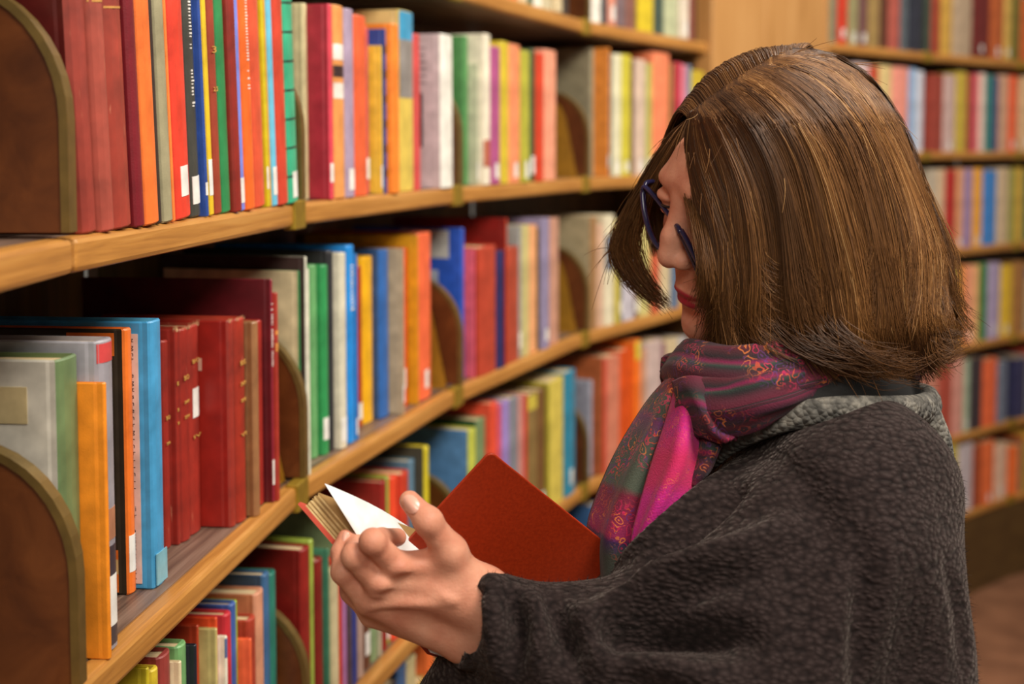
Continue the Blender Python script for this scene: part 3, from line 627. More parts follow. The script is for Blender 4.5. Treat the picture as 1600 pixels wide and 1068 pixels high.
# ------------------------------------------------------------------ implicit-surface modelling for the figure
class Field:
    def __init__(s, lo, hi, h):
        s.lo = np.array(lo, float); s.h = h; s.n = np.ceil((np.array(hi) - s.lo) / h).astype(int) + 1
        s.ax = [s.lo[i] + np.arange(s.n[i]) * h for i in range(3)]; s.f = np.full(s.n, 0.06, np.float32)
    def sub(s, lo, hi):
        sl = []
        for i in range(3):
            a = int(np.clip(math.floor((lo[i] - s.lo[i]) / s.h), 0, s.n[i])); b = int(np.clip(math.ceil((hi[i] - s.lo[i]) / s.h) + 1, 0, s.n[i])); sl.append(slice(a, b))
        sl = tuple(sl); g = np.meshgrid(*[s.ax[i][sl[i]] for i in range(3)], indexing='ij', sparse=True)
        return sl, g
    def blend(s, sl, d, k, op='add'):
        f = s.f[sl]; d = d.astype(np.float32)
        if op == 'add':
            hh = np.clip(0.5 + 0.5 * (f - d) / k, 0, 1); s.f[sl] = f * (1 - hh) + d * hh - k * hh * (1 - hh)
        else:
            hh = np.clip(0.5 - 0.5 * (f + d) / k, 0, 1); s.f[sl] = f * (1 - hh) - d * hh + k * hh * (1 - hh)
    def cone(s, a, b, ra, rb, k=0.01, op='add'):
        a = np.array(a, float); b = np.array(b, float); m = max(ra, rb) + 0.05
        sl, (X, Y, Z) = s.sub(np.minimum(a, b) - m, np.maximum(a, b) + m)
        ab = b - a; L2 = max(ab.dot(ab), 1e-9)
        t = np.clip(((X - a[0]) * ab[0] + (Y - a[1]) * ab[1] + (Z - a[2]) * ab[2]) / L2, 0, 1)
        d = np.sqrt((X - a[0] - t * ab[0]) ** 2 + (Y - a[1] - t * ab[1]) ** 2 + (Z - a[2] - t * ab[2]) ** 2) - (ra + (rb - ra) * t)
        s.blend(sl, d, k, op)
    def ell(s, c, r, k=0.01, R=None, op='add'):
        c = np.array(c, float); r = np.array(r, float); m = r.max() + 0.05
        sl, (X, Y, Z) = s.sub(c - m, c + m); X, Y, Z = X - c[0], Y - c[1], Z - c[2]
        if R is not None: X, Y, Z = [R[0, i] * X + R[1, i] * Y + R[2, i] * Z for i in range(3)]
        q = np.sqrt((X / r[0]) ** 2 + (Y / r[1]) ** 2 + (Z / r[2]) ** 2); q2 = np.sqrt((X / r[0] ** 2) ** 2 + (Y / r[1] ** 2) ** 2 + (Z / r[2] ** 2) ** 2)
        s.blend(sl, q * (q - 1) / np.maximum(q2, 1e-6), k, op)
    def polygons(s):
        f = s.f; nx, ny, nz = f.shape; inside = f < 0
        cnt = sum(inside[a:nx - 1 + a, b:ny - 1 + b, c:nz - 1 + c].astype(np.int8) for a in (0, 1) for b in (0, 1) for c in (0, 1))
        mask = (cnt > 0) & (cnt < 8); idx = np.argwhere(mask); ids = np.full(mask.shape, -1, np.int64); ids[mask] = np.arange(len(idx))
        corners = [(a, b, c) for a in (0, 1) for b in (0, 1) for c in (0, 1)]
        val = {q: f[idx[:, 0] + q[0], idx[:, 1] + q[1], idx[:, 2] + q[2]] for q in corners}
        acc = np.zeros((len(idx), 3)); num = np.zeros(len(idx))
        for q in corners:
            for ax in range(3):
                if q[ax] == 0:
                    r = list(q); r[ax] = 1; r = tuple(r); v0, v1 = val[q], val[r]; cr = (v0 < 0) != (v1 < 0)
                    t = np.where(cr, v0 / np.where(v0 == v1, 1, v0 - v1), 0); p = np.zeros((len(idx), 3)) + np.array(q); p[:, ax] = t
                    acc += p * cr[:, None]; num += cr
        verts = s.lo + (idx + acc / num[:, None]) * s.h
        quads = []
        for ax in range(3):
            sh = [slice(1, -1)] * 3; sh[ax] = slice(0, -1); sh2 = [slice(1, -1)] * 3; sh2[ax] = slice(1, None)
            a, b = inside[tuple(sh)], inside[tuple(sh2)]; e = np.argwhere(a != b)
            flip = a[tuple(e.T)]; e = e + 1; e[:, ax] -= 1
            u, v = [i for i in range(3) if i != ax]
            def cid(du, dv):
                k = e.copy(); k[:, u] -= du; k[:, v] -= dv; return ids[k[:, 0], k[:, 1], k[:, 2]]
            q = np.stack([cid(1, 1), cid(0, 1), cid(0, 0), cid(1, 0)], 1)
            if ax == 1: flip = ~flip
            q[~flip] = q[~flip][:, ::-1]; quads.append(q)
        return verts, np.concatenate(quads)
def relax(v, q, it=2, w=0.5):
    e = np.concatenate([q[:, [0, 1]], q[:, [1, 2]], q[:, [2, 3]], q[:, [3, 0]]]); n = np.bincount(e.ravel(), minlength=len(v))[:, None].astype(float)
    for _ in range(it):
        acc = np.zeros_like(v)
        for k in range(3):
            acc[:, k] = np.bincount(e[:, 0], v[e[:, 1], k], len(v)) + np.bincount(e[:, 1], v[e[:, 0], k], len(v))
        v = v * (1 - w) + w * acc / np.maximum(n, 1)
    return v
def normals(v, q):
    fn = np.cross(v[q[:, 2]] - v[q[:, 0]], v[q[:, 3]] - v[q[:, 1]]); n = np.zeros_like(v)
    for k in range(3):
        for c in range(3): n[:, c] += np.bincount(q[:, k if k < 3 else 3], fn[:, c], len(v))
    for c in range(3): n[:, c] += np.bincount(q[:, 3], fn[:, c], len(v))
    return n / np.maximum(np.linalg.norm(n, axis=1, keepdims=True), 1e-12)
def fast_mesh(name, v, q, mats, parent=None, smooth=True):
    v = np.asarray(v, np.float32); q = np.asarray(q, np.int32); k = q.shape[1]
    me = bpy.data.meshes.new(name); me.vertices.add(len(v)); me.vertices.foreach_set('co', v.ravel())
    me.loops.add(q.size); me.loops.foreach_set('vertex_index', q.ravel()); me.polygons.add(len(q))
    me.polygons.foreach_set('loop_start', np.arange(len(q), dtype=np.int32) * k)
    me.update(calc_edges=True); me.validate()
    return link(name, me, mats, parent, smooth)
def attr(o, name, data):
    a = o.data.attributes.new(name, 'FLOAT', 'POINT'); a.data.foreach_set('value', np.asarray(data, np.float32))
def catmull(P, n):
    """smooth resampling of control points along the first axis"""
    P = np.asarray(P, float); m = len(P); t = np.linspace(0, m - 1, n); i = np.minimum(t.astype(int), m - 2); u = (t - i).reshape((-1,) + (1,) * (P.ndim - 1))
    g = lambda k: P[np.clip(k, 0, m - 1)]
    p0, p1, p2, p3 = g(i - 1), g(i), g(i + 1), g(i + 2)
    p0 = np.where((i == 0).reshape(u.shape), 2 * p1 - p2, p0); p3 = np.where((i == m - 2).reshape(u.shape), 2 * p2 - p1, p3)
    return 0.5 * (2 * p1 + (p2 - p0) * u + (2 * p0 - 5 * p1 + 4 * p2 - p3) * u ** 2 + (3 * p1 - p0 - 3 * p2 + p3) * u ** 3)
def tube(path, rad, sides=10, closed=False, flat=1.0, up=(0, 0, 1)):
    P = np.asarray(path, float); n = len(P); rad = np.broadcast_to(np.asarray(rad, float), (n,))
    T = np.gradient(P, axis=0) if not closed else (np.roll(P, -1, 0) - np.roll(P, 1, 0)); T /= np.linalg.norm(T, axis=1, keepdims=True)
    A = np.cross(T, np.array(up, float)); A /= np.maximum(np.linalg.norm(A, axis=1, keepdims=True), 1e-6); B = np.cross(A, T)
    th = np.linspace(0, 2 * math.pi, sides, endpoint=False)
    V = P[:, None] + rad[:, None, None] * (A[:, None] * np.cos(th)[None, :, None] * flat + B[:, None] * np.sin(th)[None, :, None])
    V = V.reshape(-1, 3); q = []
    for i in range(n if closed else n - 1):
        for k in range(sides): q.append((i * sides + k, i * sides + (k + 1) % sides, ((i + 1) % n) * sides + (k + 1) % sides, ((i + 1) % n) * sides + k))
    f = [tuple(x) for x in q]
    if not closed: f += [tuple(range(sides))[::-1], tuple(range((n - 1) * sides, n * sides))]
    return V, f

# ------------------------------------------------------------------ the woman
person = empty('person', (0.30, 1.24, 0)); tag(person, 'woman in a dark fleece poncho and magenta scarf reading an open book', 'person')
PL = Vector((-0.30, -1.24, 0))
def own(o, parent=person):
    """figure parts are modelled in room coordinates; keep them in place under the person"""
    o.parent = parent
    if parent is person: o.location = PL
    return o
def P3(x, y, d): return np.array(PX(x, y, d))

def skin_mat():
    m, t, b = new_mat('skin'); v = coords(t)
    n = N(t, 'ShaderNodeTexNoise', i_Scale=38.0, i_Detail=4.0); t.links.new(v, n.inputs['Vector'])
    r = ramp(t, [(0.3, (196, 126, 100)), (0.55, (214, 150, 122)), (0.8, (226, 168, 140))]); t.links.new(n.outputs[0], r.inputs[0])
    a = N(t, 'ShaderNodeAttribute', attribute_name='lip'); mx = N(t, 'ShaderNodeMix', data_type='RGBA')
    t.links.new(a.outputs['Fac'], mx.inputs[0]); t.links.new(r.outputs[0], mx.inputs[6]); mx.inputs[7].default_value = (*lin((168, 40, 58)), 1)
    t.links.new(mx.outputs[2], b.inputs['Base Color']); b.inputs['Roughness'].default_value = 0.55; b.inputs['Specular IOR Level'].default_value = 0.35
    b.inputs['Subsurface Weight'].default_value = 0.12; b.inputs['Subsurface Radius'].default_value = (0.012, 0.004, 0.002); b.inputs['Subsurface Scale'].default_value = 0.5
    w = N(t, 'ShaderNodeTexNoise', i_Scale=420.0, i_Detail=2.0); t.links.new(v, w.inputs['Vector'])
    w2 = N(t, 'ShaderNodeTexNoise', i_Scale=60.0, i_Detail=3.0); t.links.new(v, w2.inputs['Vector'])
    ad = N(t, 'ShaderNodeMath', operation='ADD'); t.links.new(w.outputs[0], ad.inputs[0]); ml = N(t, 'ShaderNodeMath', operation='MULTIPLY'); ml.inputs[1].default_value = 1.6; t.links.new(w2.outputs[0], ml.inputs[0]); t.links.new(ml.outputs[0], ad.inputs[1])
    bp = N(t, 'ShaderNodeBump', i_Strength=0.3, i_Distance=0.0009); t.links.new(ad.outputs[0], bp.inputs['Height']); t.links.new(bp.outputs[0], b.inputs['Normal'])
    return m
M_SKIN = skin_mat()

# --- head: local x forward, y to her left (towards the camera), z up
yaw, pit, rol = math.radians(20), math.radians(12), math.radians(14)
ef = Vector((-math.cos(yaw) * math.cos(pit), -math.sin(yaw) * math.cos(pit), -math.sin(pit)))
el = Vector((0, 0, 1)).cross(ef).normalized(); eu = ef.cross(el)
# roll: far side up
el, eu = (el * math.cos(rol) - eu * math.sin(rol)), (eu * math.cos(rol) + el * math.sin(rol))
HR = np.array([[ef.x, el.x, eu.x], [ef.y, el.y, eu.y], [ef.z, el.z, eu.z]])
TIP = np.array([0.1125, 0, -0.030])
HS_ = 0.95
HO = P3(1030, 404, 1.225) - HR @ (TIP * HS_)
hf = Field((-0.13, -0.10, -0.20), (0.135, 0.10, 0.15), 0.0018)
hf.ell((-0.024, 0, 0.024), (0.092, 0.073, 0.076), 0.01)
hf.ell((0.036, 0, 0.0), (0.052, 0.060, 0.075), 0.03)
hf.ell((0.043, 0, 0.038), (0.042, 0.053, 0.036), 0.02)
for sy in (-1, 1):
    hf.cone((-0.005, sy * 0.050, -0.050), (0.062, sy * 0.012, -0.105), 0.020, 0.017, 0.025)
    hf.ell((0.058, sy * 0.040, -0.022), (0.026, 0.022, 0.024), 0.02)
    hf.ell((0.077, sy * 0.024, 0.032), (0.012, 0.024, 0.008), 0.016)
hf.ell((0.055, 0, -0.064), (0.036, 0.042, 0.048), 0.02)
hf.ell((0.073, 0, -0.109), (0.017, 0.02, 0.014), 0.012)
for sy in (-1, 1):
    hf.ell((0.098, sy * 0.031, 0.012), (0.020, 0.019, 0.012), 0.010, op='cut')
    hf.ell((0.0745, sy * 0.031, 0.010), (0.0135, 0.0135, 0.0125), 0.003)
    hf.ell((0.080, sy * 0.031, 0.0165), (0.0125, 0.017, 0.0065), 0.004)
    hf.ell((0.078, sy * 0.031, 0.002), (0.0125, 0.0155, 0.005), 0.005)
hf.cone((0.087, 0, 0.018), (0.098, 0, -0.012), 0.0075, 0.0095, 0.010)
hf.cone((0.098, 0, -0.012), (0.1015, 0, -0.030), 0.0095, 0.0115, 0.006)
for sy in (-1, 1):
    hf.ell((0.0925, sy * 0.0125, -0.0335), (0.0115, 0.0075, 0.0085), 0.005)
    hf.ell((0.0985, sy * 0.0065, -0.0425), (0.005, 0.0035, 0.003), 0.002, op='cut')
hf.ell((0.0850, 0, -0.0690), (0.0100, 0.021, 0.0052), 0.004)
hf.ell((0.0835, 0, -0.0790), (0.0098, 0.018, 0.0058), 0.004)
hf.cone((0.0975, -0.026, -0.0738), (0.0975, 0.026, -0.0738), 0.0045, 0.0045, 0.003, 'cut')
hf.ell((0.088, 0, -0.091), (0.009, 0.017, 0.006), 0.007, op='cut')
for sy in (-1, 1): hf.ell((-0.008, sy * 0.078, 0.0), (0.018, 0.008, 0.03), 0.006)
hf.cone((-0.022, 0, -0.04), (-0.045, 0, -0.20), 0.052, 0.056, 0.02)
hv, hq = hf.polygons(); hv = relax(hv, hq, 2)
lipm = np.maximum(np.clip(1.35 - ((hv[:, 0] - .085) / .018) ** 2 - (hv[:, 1] / .0225) ** 2 - ((hv[:, 2] + .0703) / .0048) ** 2, 0, 1), np.clip(1.35 - ((hv[:, 0] - .0835) / .018) ** 2 - (hv[:, 1] / .0195) ** 2 - ((hv[:, 2] + .0782) / .0054) ** 2, 0, 1))
lipm = np.clip(lipm * 1.8, 0, 1) * (hv[:, 0] > 0.07)
head_w = (HR @ (hv * HS_).T).T + HO
def HP(x, y, z): return HR @ (np.array([x, y, z]) * HS_) + HO

# --- hand that holds the book
W_ = P3
hnd = Field(P3(480, 1080, 1.06) - np.array([0, .05, 0]), P3(800, 730, 1.2) + np.array([.02, .03, .02]), 0.0014)
def chain(pts, rad, k=0.004):
    for (a, b, ra, rb) in zip(pts[:-1], pts[1:], rad[:-1], rad[1:]): hnd.cone(P3(*a), P3(*b), ra, rb, k)
wrA, wrB = (752, 935, 1.100), (735, 992, 1.115)
ix, md, rg, pk = (622, 886, 1.076), (594, 913, 1.078), (576, 938, 1.090), (582, 958, 1.112)
for w_, kn, r0, r1 in ((wrA, ix, .0205, .0122), (wrA, md, .0200, .0122), (wrB, rg, .0185, .0116), (wrB, pk, .0170, .0110)):
    hnd.cone(P3(*w_), P3(*kn), r0, r1, 0.014)
hnd.cone(P3(*wrA), P3(*wrB), .0205, .0185, 0.012)
hnd.cone(P3(790, 985, 1.10), P3(*wrA), .023, .0200, 0.014); hnd.cone(P3(780, 1020, 1.115), P3(*wrB), .021, .0185, 0.014)
hnd.cone(P3(655, 905, 1.100), P3(645, 940, 1.108), .0175, .0165, 0.014)
for p_, q_ in ((ix, .0070), (md, .0066), (rg, .0060)): hnd.ell(P3(p_[0] - 1, p_[1], p_[2] - .0085), (q_, q_, q_), 0.008)
chain([ix, (582, 846, 1.058), (596, 842, 1.084), (621, 839, 1.106)], [.0108, .0094, .0086, .0072], .003)
hnd.ell(P3(583, 846, 1.0555), (.0098, .0088, .0096), .004)
chain([md, (553, 868, 1.066), (556, 852, 1.092), (580, 846, 1.112)], [.0108, .0092, .0084, .0072], .003)
hnd.ell(P3(554, 868, 1.0635), (.0092, .0082, .0092), .004)
chain([rg, (536, 893, 1.080), (533, 862, 1.090), (540, 839, 1.094)], [.0102, .0088, .0078, .0064], 0.003)
hnd.ell(P3(536, 892, 1.078), (.0086, .0080, .0090), .004)
chain([pk, (548, 925, 1.110), (541, 895, 1.126), (550, 872, 1.132)], [.0095, .0080, .0072, .0062], 0.003)
# thumb: from the side of the palm near the wrist
hnd.cone(P3(728, 925, 1.098), P3(703, 862, 1.080), .0190, .0132, 0.014)
hnd.cone(P3(703, 862, 1.080), P3(670, 815, 1.068), .0130, .0098, 0.006)
hnd.cone(P3(670, 815, 1.068), P3(640, 782, 1.072), .0100, .0080, 0.005)
hnd.ell(P3(669, 814, 1.066), (.0100, .0098, .0104), .005)
hnd.cone(P3(690, 885, 1.090), P3(640, 890, 1.085), .0128, .0100, 0.014)   # web between thumb and palm
# tendons and the hollow between thumb and first finger
for kn in (ix, md, rg): hnd.cone(P3(kn[0] + 8, kn[1] + 4, kn[2] - .0115), P3(708, 936, 1.0745), .0030, .0020, 0.006)
hnd.ell(P3(668, 912, 1.064), (.022, .008, .0065), 0.012, op='cut')
hnd.ell(P3(640, 935, 1.066), (.018, .006, .004), 0.010, op='cut')
nv, nq = hnd.polygons(); nv = relax(nv, nq, 2)

# --- hidden rest of the body: trunk, arms and legs under the clothes
bf = Field((0.02, 0.88, 0.0), (0.62, 1.58, 1.58), 0.011)
nk = HP(-0.045, 0, -0.19)
bf.cone(HP(-.03, 0, -.12), nk, .05, .052, .02); bf.cone(nk, (0.285, 1.27, 1.34), .052, .06, .03)
bf.cone((0.285, 1.20, 1.345), (0.285, 1.35, 1.345), .045, .045, .04); bf.cone((0.285, 1.23, 1.27), (0.295, 1.22, 0.95), .07, .095, .05); bf.cone((0.285, 1.33, 1.27), (0.295, 1.34, 0.95), .07, .095, .05)
bf.cone((0.31, 1.19, .93), (0.31, 1.185, .5), .085, .06, .03); bf.cone((0.31, 1.185, .5), (0.32, 1.185, .06), .055, .04, .02)
bf.cone((0.31, 1.37, .93), (0.31, 1.375, .5), .085, .06, .03); bf.cone((0.31, 1.375, .5), (0.32, 1.375, .06), .055, .04, .02)
bv, bq = bf.polygons(); bv = relax(bv, bq, 2)
off1 = len(head_w); off2 = off1 + len(nv)
body = fast_mesh('body', np.concatenate([head_w, nv, bv]), np.concatenate([hq, nq + off1, bq + off2]), M_SKIN); own(body)
attr(body, 'lip', np.concatenate([lipm, np.zeros(len(nv) + len(bv))]))

def patch_on(c, nrm, upv, w, h, m, name, bulge=.0012, parent=person):
    """small convex oval plate, e.g. a nail"""
    nrm = nrm / np.linalg.norm(nrm); upv = upv - nrm * upv.dot(nrm); upv /= np.linalg.norm(upv); r = np.cross(upv, nrm); V = []; f = []
    for i in range(7):
        for j in range(12):
            rr = i / 6; a = 2 * math.pi * j / 12; V.append(c + r * (math.cos(a) * w * rr) + upv * (math.sin(a) * h * rr) + nrm * (bulge * (1 - rr * rr)) - nrm * (.0025 * rr * rr * abs(math.cos(a)) ** 2))
    for i in range(6):
        for j in range(12): f.append((i * 12 + j, i * 12 + (j + 1) % 12, (i + 1) * 12 + (j + 1) % 12, (i + 1) * 12 + j))
    return own(mesh(name, V, f, m, None, True), parent)
m_, t_, b_ = new_mat('nail'); b_.inputs['Base Color'].default_value = (*lin((226, 168, 148)), 1); b_.inputs['Roughness'].default_value = 0.25; M_NAIL = m_
tocam = lambda p: np.array([0, 0, ZC]) - p
p = P3(641, 787, 1.0628); patch_on(p, tocam(p) / np.linalg.norm(tocam(p)) + np.array([-.45, 0, .12]), P3(640, 782, 1.072) - P3(670, 815, 1.068), .0062, .0082, M_NAIL, 'fingernail')
p = P3(538, 842, 1.0872); patch_on(p, tocam(p) / np.linalg.norm(tocam(p)) + np.array([-.4, 0, .1]), P3(540, 838, 1.094) - P3(533, 862, 1.090), .0045, .0062, M_NAIL, 'fingernail')

# eyes, lashes, brows
m_, t_, b_ = new_mat('eye'); b_.inputs['Base Color'].default_value = (*lin((60, 44, 36)), 1); b_.inputs['Roughness'].default_value = 0.1; M_EYE = m_
M_LASH = cover_mat((34, 22, 18), .6, False)
for sy in (-1, 1):
    th = np.linspace(-1, 1, 12)
    path = np.array([HP(0.0895 - .006 * t_ ** 2, sy * 0.031 + .0145 * t_, 0.0095 - .002 * (1 - t_ ** 2)) for t_ in th])
    V, f = tube(path, np.array([.0006 + .0007 * (1 - t_ ** 2) for t_ in th]), 6); own(mesh('eyelashes', V, f, M_LASH, None, True))
    path = np.array([HP(0.0885 - .014 * ((t_ + .6) / 1.6) ** 2, sy * (0.028 + .018 * t_), 0.033 + .004 * (1 - t_ ** 2)) for t_ in th])
    V, f = tube(path, np.array([.0005 + .0013 * (1 - t_ ** 2) for t_ in th]), 6); own(mesh('eyebrow', V, f, cover_mat((84, 54, 36), .7, False), None, True))

# --- glasses, worn low on the nose
m_, t_, b_ = new_mat('dark_blue_acetate'); b_.inputs['Base Color'].default_value = (*lin((34, 30, 62)), 1); b_.inputs['Roughness'].default_value = 0.22; M_FRAME = m_
m_, t_, b_ = new_mat('lens_glass'); b_.inputs['Base Color'].default_value = (1, 1, 1, 1); b_.inputs['Roughness'].default_value = 0.02; b_.inputs['Transmission Weight'].default_value = 1.0; b_.inputs['IOR'].default_value = 1.02; M_LENS = m_
gl = empty('glasses', person.location); gl.parent = person; gl.location = (0, 0, 0); gl['label'] = 'dark blue framed glasses worn low on the nose'
def lens_loop(pts):
    P = np.array([P3(*q) for q in pts]); Q = np.concatenate([P[-2:], P, P[:3]]); R = catmull(Q, (len(Q) - 1) * 6 + 1); return R[12:12 + len(P) * 6]
def gown(o, par=gl):
    o.parent = par
    if par is gl: o.location = PL
    return o
far = lens_loop([(1006, 292, 1.268), (1022, 306, 1.258), (1040, 328, 1.243), (1055, 350, 1.226), (1053, 368, 1.222), (1044, 386, 1.226), (1036, 391, 1.234), (1022, 376, 1.248), (1010, 345, 1.262), (1005, 312, 1.268)])
near = lens_loop([(1064, 360, 1.208), (1074, 377, 1.196), (1086, 401, 1.183), (1098, 424, 1.172), (1107, 442, 1.168), (1110, 454, 1.169), (1106, 452, 1.176), (1096, 434, 1.186), (1084, 408, 1.197), (1072, 382, 1.207), (1065, 366, 1.211)])
for loop in (far, near):
    V, f = tube(loop, .0021, 8, True, 1.35); rim = gown(mesh('rim', V, f, M_FRAME, None, True))
    c = loop.mean(0); V = [tuple(c)] + [tuple(q) for q in loop]; n = len(loop)
    gown(mesh('lens', V, [(0, 1 + i, 1 + (i + 1) % n) for i in range(n)], M_LENS, None, True))
V, f = tube(catmull(np.array([P3(1054, 357, 1.224), P3(1056, 352, 1.216), P3(1060, 356, 1.208), P3(1063, 364, 1.206)]), 10), .0024, 8); gown(mesh('bridge', V, f, M_FRAME, None, True))
V, f = tube(catmull(np.array([P3(1099, 424, 1.171), P3(1108, 424, 1.168), P3(1150, 415, 1.168), P3(1230, 395, 1.172), P3(1262, 410, 1.176)]), 16), .0022, 8); gown(mesh('temple_arm', V, f, M_FRAME, None, True))
V, f = tube(catmull(np.array([P3(1007, 292, 1.268), P3(1014, 284, 1.272), P3(1050, 285, 1.290), P3(1150, 300, 1.318)]), 16), .0022, 8); gown(mesh('temple_arm', V, f, M_FRAME, None, True))

# --- hair: guide curves in the fall of the bob, thousands of fine strands between them
def hair_mat():
    m, t, b = new_mat('brown_hair')
    a = N(t, 'ShaderNodeAttribute', attribute_name='tone'); c = N(t, 'ShaderNodeAttribute', attribute_name='along')
    r = ramp(t, [(0.0, (34, 20, 12)), (0.35, (70, 44, 24)), (0.62, (110, 72, 38)), (0.85, (160, 112, 64)), (1.0, (196, 152, 100))]); t.links.new(a.outputs['Fac'], r.inputs[0])
    r2 = ramp(t, [(0.0, (74, 52, 40)), (0.3, (92, 62, 38)), (1.0, (112, 72, 34))]); t.links.new(c.outputs['Fac'], r2.inputs[0])
    mx = N(t, 'ShaderNodeMix', data_type='RGBA'); mx.inputs[0].default_value = 0.35; t.links.new(r.outputs[0], mx.inputs[6]); t.links.new(r2.outputs[0], mx.inputs[7]); t.links.new(mx.outputs[2], b.inputs['Base Color'])
    b.inputs['Roughness'].default_value = 0.44; b.inputs['Specular IOR Level'].default_value = 0.26
    return m
M_HAIR = hair_mat()
YS = [70, 88, 110, 150, 190, 300, 395, 465, 515, 560, 640]
XB = [1236, 1290, 1340, 1384, 1410, 1450, 1482, 1484, 1502, 1450, 1420]
XF = [1228, 1170, 1110, 1085, 1062, 1050, 1048, 1050, 1056, 1070, 1090]
HD = 1.255
def hull(x, y):
    xb = np.interp(y, YS, XB); xf = np.interp(y, YS, XF); c = (xb + xf) / 2; h = (xb - xf) / 2
    q = np.clip((x - c) / np.maximum(h, 4), -1, 1)
    return 0.128 * np.minimum(1, h / 175) ** 0.8 * np.sqrt(np.maximum(0, 1 - np.abs(q) ** 2.2))
GN = np.array([
 [(1074, 190), (1069, 235), (1078, 290), (1096, 350), (1110, 410), (1122, 465), (1150, 548)],
 [(1080, 187), (1084, 240), (1106, 305), (1124, 370), (1130, 430), (1136, 490), (1160, 563)],
 [(1092, 178), (1116, 232), (1142, 305), (1156, 380), (1162, 450), (1154, 515), (1182, 572)],
 [(1110, 163), (1156, 215), (1190, 295), (1206, 380), (1214, 455), (1222, 532), (1262, 592)],
 [(1138, 143), (1198, 190), (1240, 272), (1264, 370), (1278, 455), (1292, 542), (1332, 606)],
 [(1168, 123), (1238, 163), (1290, 243), (1325, 350), (1345, 445), (1354, 542), (1384, 612)],
 [(1198, 106), (1278, 135), (1343, 215), (1384, 330), (1406, 430), (1414, 526), (1430, 600)],
 [(1222, 96), (1308, 110), (1378, 192), (1424, 300), (1450, 400), (1455, 492), (1476, 566)],
 [(1240, 88), (1334, 102), (1406, 190), (1446, 300), (1478, 395), (1480, 465), (1506, 518)]], float)
NS = 16
def smooth_noise(a, freq, seed):
    r = np.random.default_rng(seed).standard_normal(int(freq) + 4); p = np.asarray(a) * freq; i = np.clip(p.astype(int), 0, int(freq)); u = p - i; u = u * u * (3 - 2 * u)
    return r[i] * (1 - u) + r[np.minimum(i + 1, int(freq) + 2)] * u
def guide_at(G, a):
    n = len(G); t = np.clip(a, 0, 1) * (n - 1); i = np.minimum(t.astype(int), n - 2); u = (t - i)[:, None, None]
    g = lambda k: G[np.clip(k, 0, n - 1)]
    p0, p1, p2, p3 = g(i - 1), g(i), g(i + 1), g(i + 2)
    return 0.5 * (2 * p1 + (p2 - p0) * u + (2 * p0 - 5 * p1 + 4 * p2 - p3) * u ** 2 + (3 * p1 - p0 - 3 * p2 + p3) * u ** 3)
TT = np.linspace(0, 1, NS)
def strands_side(n, sign, seed, depth_in=0.016, a_lo=0.0, a_hi=1.0):
    r = np.random.default_rng(seed); a = r.uniform(a_lo, a_hi, n)
    clump = np.round(a * 64) / 64; a2 = a + (clump - a) * r.uniform(0, .75, n)
    G = guide_at(GN, a2); G = np.transpose(catmull(np.transpose(G, (1, 0, 2)), NS), (1, 0, 2))
    x = G[..., 0].copy(); y = G[..., 1].copy(); lay = r.random(n) ** 1.6
    ln = np.where(r.random(n) < .35, r.uniform(.62, .9, n), r.uniform(.84, 1.03, n))                                   # cut length
    def re(v): return np.stack([np.interp(TT * ln[i], TT, v[i]) for i in range(n)])
    x = re(x); y = re(y); tl = TT[None] * ln[:, None]
    amp = tl ** 1.5
    x += amp * (smooth_noise(a, 34, 3) * 7)[:, None] + amp * np.where(r.random(n) < .25, r.normal(0, 15, n), r.normal(0, 4.0, n))[:, None] + np.sin(tl * r.uniform(4, 9, n)[:, None] + r.uniform(0, 6, n)[:, None]) * 4.0 * tl
    y += np.sin(tl * 6 + r.uniform(0, 6, n)[:, None]) * 2.0 * tl + r.normal(0, 2.0, n)[:, None] * (1 - tl)
    x += np.sin(tl * 9 + smooth_noise(a, 18, 12)[:, None] * 2.2) * (3 + 4 * np.abs(smooth_noise(a, 24, 13)))[:, None] * tl      # soft waves shared by whole locks
    fl = (np.clip(TT[None] - .80, 0, 1) / .2) ** 2; kick = smooth_noise(a, 26, 8) * 15 + r.normal(6, 10, n)
    x += fl * kick[:, None]; y -= fl * (np.abs(kick) * .45)[:, None]
    dep = hull(x, y)
    cl = smooth_noise(a, 30, 5)[:, None] * 0.0040 * np.sqrt(tl) + smooth_noise(a, 75, 6)[:, None] * 0.0014 * np.sqrt(tl) + r.normal(0, .0012, n)[:, None] * tl
    off = dep + cl - lay[:, None] * depth_in * np.minimum(1, tl * 5)
    lift = 9 * np.exp(-((tl - .03) / .10) ** 2)
    P = PXn(x, y - lift, HD - sign * off)
    tone = np.clip(0.41 + 0.14 * smooth_noise(a, 22, 9) + 0.11 * smooth_noise(a, 110, 10) + r.normal(0, .12, n) - lay * .20 + (r.random(n) < .08) * .35 + .10 * np.clip((a - .6) / .3, 0, 1), 0, 1)  # lighter towards the back: golden back light painted into the tone
    return P, tone
def strand_group(guides, n, seed, spread, jit=0.0, length=(.8, 1.0), tone0=.46):
    """free lock: strands spread between explicit guides (pixel column, row, distance)"""
    r = np.random.default_rng(seed); G = np.array(guides, float); Gw = PXn(G[..., 0], G[..., 1], G[..., 2])
    a = r.random(n); H = guide_at(Gw, a); H = np.transpose(catmull(np.transpose(H, (1, 0, 2)), NS), (1, 0, 2)); ln = r.uniform(*length, n)
    H = np.stack([np.stack([np.interp(TT * ln[i], TT, H[i, :, k]) for k in range(3)], -1) for i in range(n)])
    d = r.normal(0, 1, (n, 3)) * spread; H = H + d[:, None] * (0.3 + TT[None, :, None]) + np.sin(TT * 7 + r.uniform(0, 6, n)[:, None])[..., None] * r.normal(0, 1, (n, 1, 3)) * jit * TT[None, :, None]
    return H, np.clip(tone0 + .15 * smooth_noise(a, 30, seed + 1) + r.normal(0, .08, n), 0, 1)
